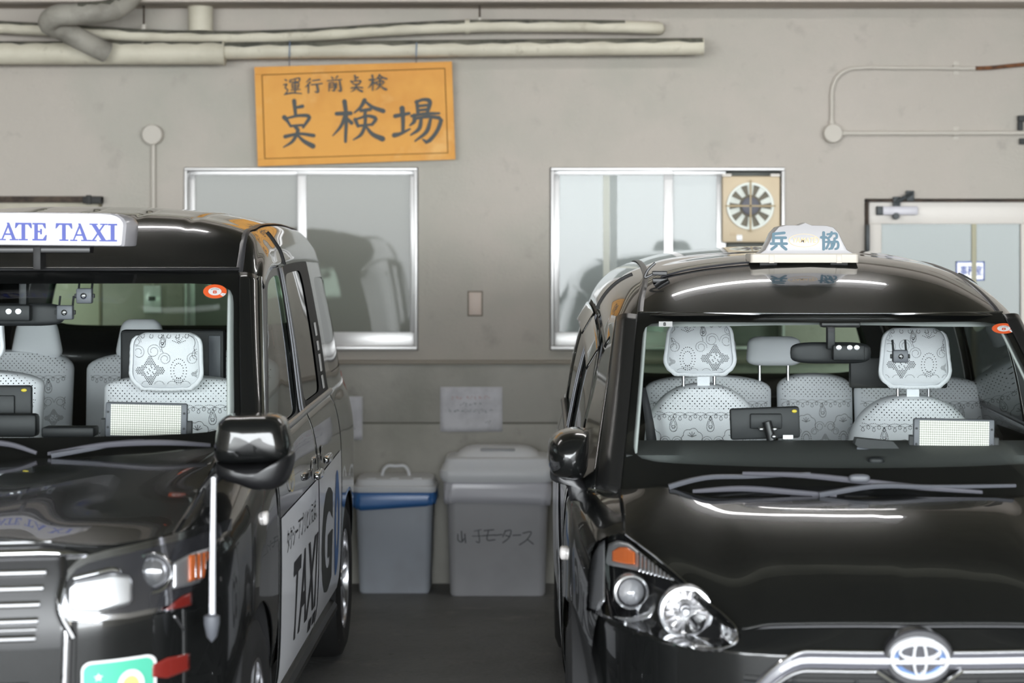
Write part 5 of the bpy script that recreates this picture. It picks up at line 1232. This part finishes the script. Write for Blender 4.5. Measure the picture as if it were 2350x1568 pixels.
vfs = text2d('8', 1.0, bold=.03)
ns = G(MB().grid([[surf_wsB(x, y) + Vector((0, -.002, 0)) for x in (1512, 1543)] for y in (738, 750)]), 'number_sticker', mat('sticker_white', (1, 1, 1, 1)), smooth=0)
G(flat_mesh(vfs, lambda u, v: surf_wsB(1525 + u * 12, 744.5 - v * 11) + Vector((0, -.003, 0))), 'figure', INK, ns, smooth=0)
# cowl and wipers
G(patch(lambda u, v: Vector(((2 * u - 1) * .69, lerp(.72, .86, v) + .45 * ((2 * u - 1) * .69) ** 2, .93 + .012 * v)), 24, 4), 'cowl', mat('cowl_grey', (.045, .045, .052, 1), rough=.45), thick=.004)
wiper(B_, [(1535, 1118, .86), (1575, 1106, .86), (1612, 1098, .87), (1720, 1094, .85), (1860, 1088, .82)], [(1704, 1087, .84), (1850, 1092, .82), (1960, 1103, .81), (2100, 1118, .80), (2254, 1130, .80)])
wiper(B_, [(1880, 1136, .77), (1940, 1126, .77), (1990, 1118, .78), (2140, 1118, .80), (2330, 1115, .84)], [(1590, 1128, .82), (1700, 1122, .80), (1830, 1131, .78), (1920, 1138, .77)])
wk = B_.pt(1972, 1098, .80); G(MB().superell(tuple(wk), (.03, .014, .012), 3), 'wiper_clip', GREYPL)
# nose trim: bonnet edge, badge, grille
ed = [Vector((x, crom(hxB, HB['yf'], abs(x)) - .012, crom(hxB, HB['z'][0], abs(x)) - .004)) for x in np.linspace(-.44, .44, 50)]
G(MB().tube(ed, .0028, 6), 'hood_edge', MOULD)
bc = surf_nB(2118, 1508); bc = Vector((0, noseB(0, bc.z), bc.z))
def ellring(c, rx, rz, w, y0, y1, n=48, name='emblem', m=CHROME, parent=None):
    mb = MB(); sec = [(0, y0), (0, y1), (w, y1), (w, y0)]; rows = []
    for d, yy in sec + [sec[0]]: rows.append([(c[0] + (rx - d) * math.cos(2 * math.pi * k / n), c[1] + yy, c[2] + (rz - d) * math.sin(2 * math.pi * k / n)) for k in range(n)])
    return G(mb.grid(rows, closed_u=True), name, m, parent)
em = G(MB().lathe([(.092, .03), (.092, -.012), (.086, -.018), (0, -.018)], (0, 0, 0), 'y', 48).xf(Matrix.Translation(bc) @ Matrix.Diagonal((.92, 1, .76, 1))), 'front_badge', mat('badge_surround', (.05, .05, .055, 1), rough=.15, coat=1))
G(MB().lathe([(.066, -.019), (.066, -.021), (0, -.021)], (0, 0, 0), 'y', 48).xf(Matrix.Translation(bc) @ Matrix.Diagonal((1, 1, .72, 1))), 'badge_field', mat('badge_blue', srgb(84, 116, 168), rough=.2, coat=1), em)
G(MB().lathe([(.050, -.0215), (.050, -.0225), (0, -.0225)], (0, 0, 0), 'y', 48).xf(Matrix.Translation(bc) @ Matrix.Diagonal((1, 1, .70, 1))), 'badge_core', mat('badge_core', (.05, .05, .06, 1), rough=.15, coat=1), em)
ellring(bc, .072, .050, .0085, -.020, -.030, name='badge_oval', parent=em)
ellring(bc, .0185, .046, .0065, -.022, -.032, name='badge_oval', parent=em)
ellring(bc + Vector((0, 0, .017)), .052, .022, .0065, -.022, -.031, name='badge_oval', parent=em)
zb = bc.z
def nbar(z_of, x0, x1, r, m, name, parent=None, o=.012, flat=1, n=40):
    return G(MB().tube([(x, noseB(x, z_of(x)) - o, z_of(x)) for x in np.linspace(x0, x1, n)], r, 10, flat=flat), name, m, parent)
# chrome-edged bar that sweeps out from the badge
zt1 = lambda x: zb + .012 - 4.0 * max(0, abs(x) - .27) ** 1.8
gb = nbar(lambda x: zt1(x) - .022, -.41, .41, .022, mat('bar_grey', (.13, .13, .15, 1), rough=.25, coat=1), 'nose_bar', flat=1.0, o=.004)
for s in (1, -1):
    nbar(zt1, s * .085, s * .43, .005, CHROME, 'nose_bar_edge', gb, o=.018); nbar(lambda x: zt1(x) - .045, s * .105, s * .43, .0065, CHROME, 'nose_bar_edge', gb, o=.018)
    pts = bez([(s * (.105), noseB(.1, zb) - .02, zb - .032), (s * .07, noseB(.07, zb) - .024, zb - .055), (s * .03, -.03, zb - .076), (0, -.032, zb - .08)], 16)
    G(MB().tube(pts, .006, 8), 'badge_rim', CHROME, em)
lg = [[Vector((x, noseB(x, z) - .006, z)) for x in np.linspace(-.42, .42, 30)] for z in np.linspace(.36, zb - .055, 8)]
lo = G(MB().grid(lg), 'grille', RUBBER)
for z in np.arange(.40, zb - .06, .035): nbar(lambda x: z, -.42, .42, .006, PLASTIC, 'grille_bar', lo, o=.012)
for x in (-.3, -.15, .15, .3): G(MB().tube([(x, noseB(x, z) - .010, z) for z in np.linspace(.37, zb - .058, 8)], .004, 6), 'grille_rib', PLASTIC, lo)
# headlamps
NB2 = dict(parents=(None, None))
lampsB = both(B_, mir(bowl(band(B_, LU, LL, surf_nB, 60, 30, (0, -.002, 0)), .12)), 'headlamp', mat('lamp_black', (.012, .012, .013, 1), rough=.15, coat=1), (None, None))   # first piece: far side
lampsB = [lampsB[1], lampsB[0]]
def bothB(P, name, m, **k): return both(B_, P, name, m, lampsB, **k)
bothB(band(B_, [(1392, 1290), (1398, 1252), (1420, 1244), (1446, 1250), (1500, 1296), (1548, 1334)], [(1392, 1296), (1400, 1302), (1446, 1310), (1500, 1322), (1548, 1336)], surf_nB, 24, 8, (0, .030, .0)), 'reflector', MATS['bright_reflector'], thick=.003)
bothB(band(B_, [(1406, 1268), (1422, 1258), (1440, 1258), (1458, 1270)], [(1406, 1290), (1422, 1294), (1440, 1297), (1458, 1298)], surf_nB, 14, 8, (0, .018, .0)), 'turn_signal', AMBER, thick=.003)
for k in range(9):
    x = 1466 + k * 9; y = 1270 + k * 6.7; bothB(band(B_, [(x, y), (x + 3, y + 2)], [(x, 1316 + k * 2.2), (x + 3, 1316.5 + k * 2.2)], surf_nB, 2, 4, (0, .022, .0)), 'lamp_rib', CHROME, thick=.002)
bothB(band(B_, [(1350, 1345), (1358, 1275), (1372, 1250), (1388, 1242)], [(1350, 1395), (1358, 1400), (1372, 1404), (1388, 1380)], surf_nB, 12, 12, (0, .012, 0)), 'lamp_bezel', mat('lamp_ring', (.75, .75, .77, 1), rough=.2, metal=.8), thick=.003)
def lamp_round(px, py, r, kind):
    c = surf_nB(px, py)
    for sgn, lp in ((1, lampsB[0]), (-1, lampsB[1])):
        cc = Vector((sgn * c.x, c.y + .085, c.z + .0))
        G(MB().lathe([(r * 1.02, .02), (r * 1.08, -.02), (r * 1.02, -.046), (r * .9, -.048), (r * .84, -.036)], cc, 'y', 36), kind + '_rim', mat('lamp_ring', (.75, .75, .77, 1), rough=.2, metal=.8), lp)
        if kind == 'projector':
            G(MB().lathe([(r * .80, -.03), (r * .74, -.045), (r * .55, -.062), (r * .28, -.071), (0, -.074)], cc, 'y', 32), 'projector_lens', mat('projector_milky', (.50, .50, .52, 1), rough=.06, metal=.3, coat=1), lp)
        else:
            G(MB().lathe([(r * .95, -.046), (r * .8, -.02), (r * .45, .0), (r * .2, .005)], cc, 'y', 14), 'reflector_bowl', mat('faceted_reflector', (.92, .90, .89, 1), rough=.14, metal=1), lp, smooth=0)
            G(MB().lathe([(r * .2, .0), (r * .2, -.03), (r * .12, -.036), (0, -.036)], cc, 'y', 16), 'bulb_cap', SATINM, lp)
lamp_round(1451, 1366, .0445, 'projector'); lamp_round(1578, 1414, .066, 'main_beam')
bothB(band(B_, [(1408, 1420), (1450, 1424), (1492, 1408), (1505, 1390)], [(1408, 1426), (1450, 1434), (1492, 1424), (1505, 1400)], surf_nB, 16, 3, (0, .03, 0)), 'lamp_bar', MATS['lamp_ring'], thick=.003)
bothB(band(B_, LU, LL, surf_nB, 48, 14, (0, -.006, .002)), 'lamp_lens', LENS)
for k in (0, 1):
    pts = [surf_nB(x, y) + Vector((0, -.006, .002)) for x, y in ((1436, 1228), (1500, 1276), (1560, 1327), (1620, 1381), (1668, 1420), (1690, 1446), (1692, 1466), (1678, 1482), (1645, 1490), (1600, 1486))]
    G(MB().tube([p if k == 0 else flip(p) for p in bez([tuple(p) for p in pts], 40)], .0028, 6), 'lens_edge', CHROME, lampsB[k])
# door mirrors
for s in (1, -1):
    mrr = shell(B_, [(1257, 1030), (1262, 1008), (1278, 992), (1300, 984), (1330, 982), (1348, 986), (1352, 1010), (1350, 1050), (1345, 1080), (1335, 1096), (1300, 1096), (1268, 1086), (1258, 1062)], (1306, 1040), 1.16, .17, 'door_mirror', PAINT, s=-s if False else s, power=2.4)
    shell(B_, [(1262, 1076), (1320, 1082), (1336, 1100), (1356, 1128), (1352, 1146), (1330, 1168), (1314, 1160), (1296, 1110), (1264, 1098)], (1312, 1110), 1.18, .07, 'mirror_foot', TRIM, mrr, s, 3)
# side repeater and door sheets
for s in (1, -1):
    y, z = .98, .76; G(MB().superell((s * (FB.F(y, z) + .004), y, z), (.014, .03, .02), 3), 'side_repeater', mat('repeater_clear', (1, 1, 1, 1)))
    def sp(y, z, o): return Vector((s * (LB.F(y, z) + o), y, z))
    sh = G(patch(lambda u, v: sp(lerp(1.28, 2.28, u), lerp(.30, .93 - .28 * (1 - u), v), .006), 20, 14), 'door_advert', sheet, smooth=60)
    vf = text2d('GO', .34, bold=.01); G(flat_mesh(vf, lambda u, v: sp(1.80 + u * s, .50 + v, .0075)), 'lettering', MATS['advert_grey'], sh, smooth=0, kind='stuff')
    vf = text2d('タクシー', .08); G(flat_mesh(vf, lambda u, v: sp(1.7 + u * s, .66 + v, .0075)), 'lettering', INK, sh, smooth=0, kind='stuff')
    sh2 = G(patch(lambda u, v: sp(lerp(2.33, 3.08, u), lerp(.30, .95, v), .006), 20, 14), 'door_advert', sheet, smooth=60)
    for (a, b, c, d, nm) in ((1.75, 2.28, .01, .045, 'rain_visor'), (2.32, 3.12, .01, .045, 'rain_visor')):
        G(patch(lambda u, v: (lambda y: Vector((s * (LB.F(y, float(LB.sec(y)[7][1]) - .01 - .07 * v) + .010 + .014 * v), y, float(LB.sec(y)[7][1]) - .01 - .07 * v)))(lerp(a, b, u)), 20, 5), nm, BLACKG, thick=.003)
    for y in (2.16, 2.44):
        z = .90; x = s * (LB.F(y, z) + .012); h = G(MB().superell((x + s * .01, y, z), (.014, .08, .016), 3.4), 'door_handle', PAINT)
# roof lamp
RB = 1.596
bs_ = B_.pt(1722, 603, 1.98); be_ = B_.pt(1971, 603, 1.98); hw = (be_.x - bs_.x) / 2; mx = (be_.x + bs_.x) / 2
zb0, zb1, zt = B_.pt(0, 603, 1.98).z, B_.pt(0, 582, 1.98).z, B_.pt(0, 518, 1.98).z
rl = G(rloft([(zb0, hw, .085, .012), (zb0 + .004, hw, .086, .012), (zb1 - .004, hw, .086, .012), (zb1, hw * .985, .083, .012)], mx, 2.065), 'roof_lamp', mat('lamp_base_cream', srgb(206, 198, 186), rough=.4))
# body of the lamp: outline lofted front to back
OUT = [(1742, 582), (1754, 574), (1764, 556), (1774, 534), (1786, 521), (1802, 517), (1832, 517), (1840, 514), (1847, 511), (1854, 514), (1862, 517), (1896, 518), (1912, 522), (1924, 534), (1934, 556), (1944, 574), (1958, 582)]
def orow(f, y, dz=0):
    cxp, base = 1850, 582; o = []
    for x, yy in OUT: p = B_.pt(cxp + (x - cxp) * f, base + (yy - base) * (f * .5 + .5), 2.0); o.append(Vector((p.x, y, p.z + dz)))
    return o
rows = [orow(.93, 1.988), orow(.98, 1.990), orow(1.0, 1.998), orow(1.02, 2.06), orow(1.0, 2.13), orow(.9, 2.14)]
mb = MB().grid(rows); n = len(OUT); mb.f.append(tuple(range(n))); mb.f.append(tuple(5 * n + k for k in range(n)))
rd = G(mb, 'lamp_dome', mat('dome_acrylic', (.55, .535, .545, 1), rough=.25, coat=.3), rl, smooth=40)
for x in (1771, 1926): a = B_.pt(x - 6, 604, 1.977); b = B_.pt(x + 6, 584, 1.977); G(MB().box(a.x, b.x, 1.9765, 1.985, a.z, b.z, .001), 'base_clip', MATS['lamp_base_cream'], rl)
yf_ = 1.9855
vf = ([], [])
for ch, x in (('兵', 1768), ('協', 1885)):
    one = ([], []); brush(ch, x, -533, 38, 40, 6.2, one)
    G(flat_mesh(one, lambda u, v: (B_.pt(u, -v, yf_).x, yf_, B_.pt(u, -v, yf_).z)), 'lettering', SLATE, rl, smooth=0, kind='stuff')
def ellip(r0, r1): return MB().grid([[B_.pt(1845 + 34.5 * r * math.cos(a), 552 + 15 * r * math.sin(a), yf_) for a in np.linspace(0, 2 * math.pi, 48)] for r in (r0, r1)])
G(ellip(.95, 1.02), 'emblem_ring', CREAM, rl, smooth=0)
vf = text2d('YAMATE', 17, shear=.25, bold=.35); G(flat_mesh(vf, lambda u, v: B_.pt(1845 + u * .84, 552 - v, yf_)), 'lettering', CREAM, rl, smooth=0)
for x in (-.12, .12): G(MB().box(mx + x - .03, mx + x + .03, 2.0, 2.12, zb0 - .02, zb0 + .002, .003), 'magnet_foot', RUBBER, rl)
# lamp cable with plug
def roofz(x, y): 
    k = np.interp(abs(x), [float(L_) for L_ in LB.sec(y)[::-1][:5, 0]], [12, 11, 10, 9, 8]); return LB.P(y, k).z
cb = G(MB().tube([Vector((x, 2.02, roofz(x, 2.02) + .006)) for x in np.linspace(mx - hw, -.50, 14)], .006, 8, flat=.6), 'lamp_cable', MOULD)
pk = Vector((-.50, 2.02, roofz(-.5, 2.02)))
G(MB().box(pk.x - .03, pk.x + .02, 1.99, 2.03, pk.z + .012, pk.z + .028, .003), 'cable_plug', TRIM, cb); G(MB().box(pk.x - .03, pk.x + .02, 1.98, 2.01, pk.z - .012, pk.z + .004, .003), 'cable_plug', TRIM, cb)
G(MB().tube(bez([(pk.x - .03, 2.0, pk.z + .016), (pk.x - .055, 2.0, pk.z + .006), (pk.x - .045, 2.0, pk.z + .03), (pk.x - .02, 2.0, pk.z + .055)], 14), .0045, 6), 'cable_tail', TRIM, cb)
# cabin furniture
dashboard(B_, [(.84, .94), (.95, .99), (1.10, 1.032), (1.28, 1.060), (1.38, 1.052), (1.44, .94), (1.40, .5)], .66, .45)
def seatB(name, cx, y, top, w, hz0, hz1, hw_, hx=None, hy=-.03, lm=1):
    st = seat_back(B_, name, cx, y, top, w, .62, flat=.42, dep=.09)
    head_rest(B_, st, cx if hx is None else hx, y + hy, hz0, hz1, hw_, top_w=.86, lace=lm)
    return st
Ys = 2.36
def xz(px, py, y): p = B_.pt(px, py, y); return p.x, p.z
xl, zl_ = xz(1612, 882, Ys); seat_l = seatB('driver_seat', xl, Ys, zl_ + .004, .425, xz(0, 856, Ys)[1], xz(0, 738, Ys)[1], .258, hx=xz(1603, 0, Ys)[0], lm=-1)
xr, zr = xz(2090, 908, Ys); seat_r = seatB('passenger_seat', xr, Ys, zr + .004, .47, xz(0, 884, Ys)[1], xz(0, 752, Ys)[1], .258, hx=xz(2093, 0, Ys)[0])
for st, cx, top in ((seat_l, xl, zl_), (seat_r, xr, zr)):
    G(MB().box(cx - .022, cx + .022, Ys - .045, Ys - .041, top - .01, top + .05, 0), 'cover_strap', CLOTH, st)
for pxl, pxr, py in ((1480, 1772, 862), (1785, 1958, 858), (1962, 2260, 862)):
    a, b = xz(pxl, py, 3.05), xz(pxr, py, 3.05)
    rsb = seat_back(B_, 'rear_seat', (a[0] + b[0]) / 2, 3.08, a[1], b[0] - a[0] + .0, .66, flat=.10, dep=.08)
    hr_ = xz((1775 if pxl == 1785 else (pxl + pxr) / 2), 0, 3.05)
    head_rest(B_, rsb, hr_[0], 3.03, xz(0, 838, 3.05)[1], xz(0, 772, 3.05)[1], .22, posts=True, lace=False, top_w=.92, ruffle=False)
q = [[B_.pt(1470, 890, 2.24), B_.pt(1482, 890, 2.24)], [B_.pt(1474, 925, 2.22), B_.pt(1490, 922, 2.22)], [B_.pt(1480, 970, 2.2), B_.pt(1500, 968, 2.2)], [B_.pt(1484, 1020, 2.18), B_.pt(1508, 1018, 2.18)], [B_.pt(1486, 1080, 2.16), B_.pt(1514, 1080, 2.16)]]
G(MB().grid(q), 'seat_belt', mat('belt_grey', (.03, .03, .035, 1), rough=.7), thick=.002)
a = xz(1678, 1008, 1.30); b = xz(1837, 936, 1.30)
tb = G(MB().box(a[0], b[0], 1.30, 1.33, a[1], b[1], .007).xf(Matrix.Translation(((a[0] + b[0]) / 2, 1.3, a[1])) @ Matrix.Rotation(math.radians(-2), 4, 'Y') @ Matrix.Translation((-(a[0] + b[0]) / 2, -1.3, -a[1]))), 'tablet', PLASTIC)
a = xz(1722, 985, 1.285); b = xz(1795, 950, 1.285); G(MB().box(a[0], b[0], 1.285, 1.302, a[1], b[1], .005), 'tablet_mount', PLASTIC, tb)
G(MB().tube([B_.pt(1760, 968, 1.27), B_.pt(1768, 1000, 1.27), B_.pt(1770, 1010, 1.27)], .014, 12), 'mount_arm', TRIM, tb)
for px, py in ((1747, 985), (1778, 985), (1776, 1002)): G(MB().superell(tuple(B_.pt(px, py, 1.255)), (.009, .008, .007), 2), 'clamp_knob', SATINM, tb)
G(MB().superell(tuple(B_.pt(1823, 944, 1.297)), (.008, .002, .005), 2), 'tablet_badge', mat('badge_yellow', (1, 1, 1, 1)), tb)
a = xz(1797, 1008, 1.292); b = xz(1820, 999, 1.292); G(MB().box(a[0], b[0], 1.292, 1.296, a[1], b[1]), 'tablet_label', WHITEPL, tb)
a = xz(2096, 1044, 1.22); b = xz(2282, 962, 1.22); led_panel(B_, a[0], b[0], a[1], b[1], 1.22, tilt=.018)
pq = [B_.pt(x, y, 1.18) for x, y in ((1962, 1020), (1966, 1006), (2050, 1014), (2078, 1046), (2072, 1052), (1984, 1038))]
dv = G(MB().prism(pq, (0, .05, .0)), 'dash_device', PLASTIC); G(MB().tube([B_.pt(1966, 1030, 1.175), B_.pt(2070, 1049, 1.175)], .006, 8), 'device_rail', GREYPL, dv)
G(MB().superell(tuple(B_.pt(2010, 1058, 1.06)), (.025, .02, .013), 3), 'dash_sensor', PLASTIC)
mi = G(MB().superell(tuple(B_.pt(1906, 810, 1.52)), (.128, .02, .034), 4), 'rear_view_mirror', PLASTIC)
G(MB().box(-.012, .012, 1.46, 1.50, 1.33, 1.40, .004), 'mirror_arm', PLASTIC, mi)
a = xz(1912, 828, 1.44); b = xz(1985, 792, 1.44); so = G(MB().box(a[0], b[0], 1.44, 1.48, a[1], b[1], .006), 'sensor_unit', PLASTIC)
for px in (1925, 1950, 1966): G(MB().lathe([(.008, 0), (.008, -.003), (0, -.005)], tuple(B_.pt(px, 798, 1.44)), 'y', 14), 'sensor_lens', SATINM, so)
a = xz(1885, 752, 1.53); b = xz(1975, 738, 1.53); G(MB().box(a[0], b[0], 1.53, 1.58, a[1], b[1], .006), 'sensor_housing', FRIT)  # stands in for shaded glass above the mirror; no real housing here
camera_box(B_, 2050, 804, 2085, 833, 1.42, .05)
sw_ = G(MB().lathe([(.17 + .014 * math.cos(a), .014 * math.sin(a)) for a in np.linspace(0, 2 * math.pi, 12)], (0, 0, 0), 'y', 36).xf(Matrix.Translation((xl, 1.60, .86)) @ Matrix.Rotation(math.radians(-25), 4, 'X')), 'steering_wheel', PLASTIC)
a = xz(1962, 878, 2.52); b = xz(2160, 820, 2.52); G(MB().box(a[0] - .02, b[0] + .02, 2.5, 2.54, a[1] - .02, b[1], .008), 'seat_screen', PLASTIC)
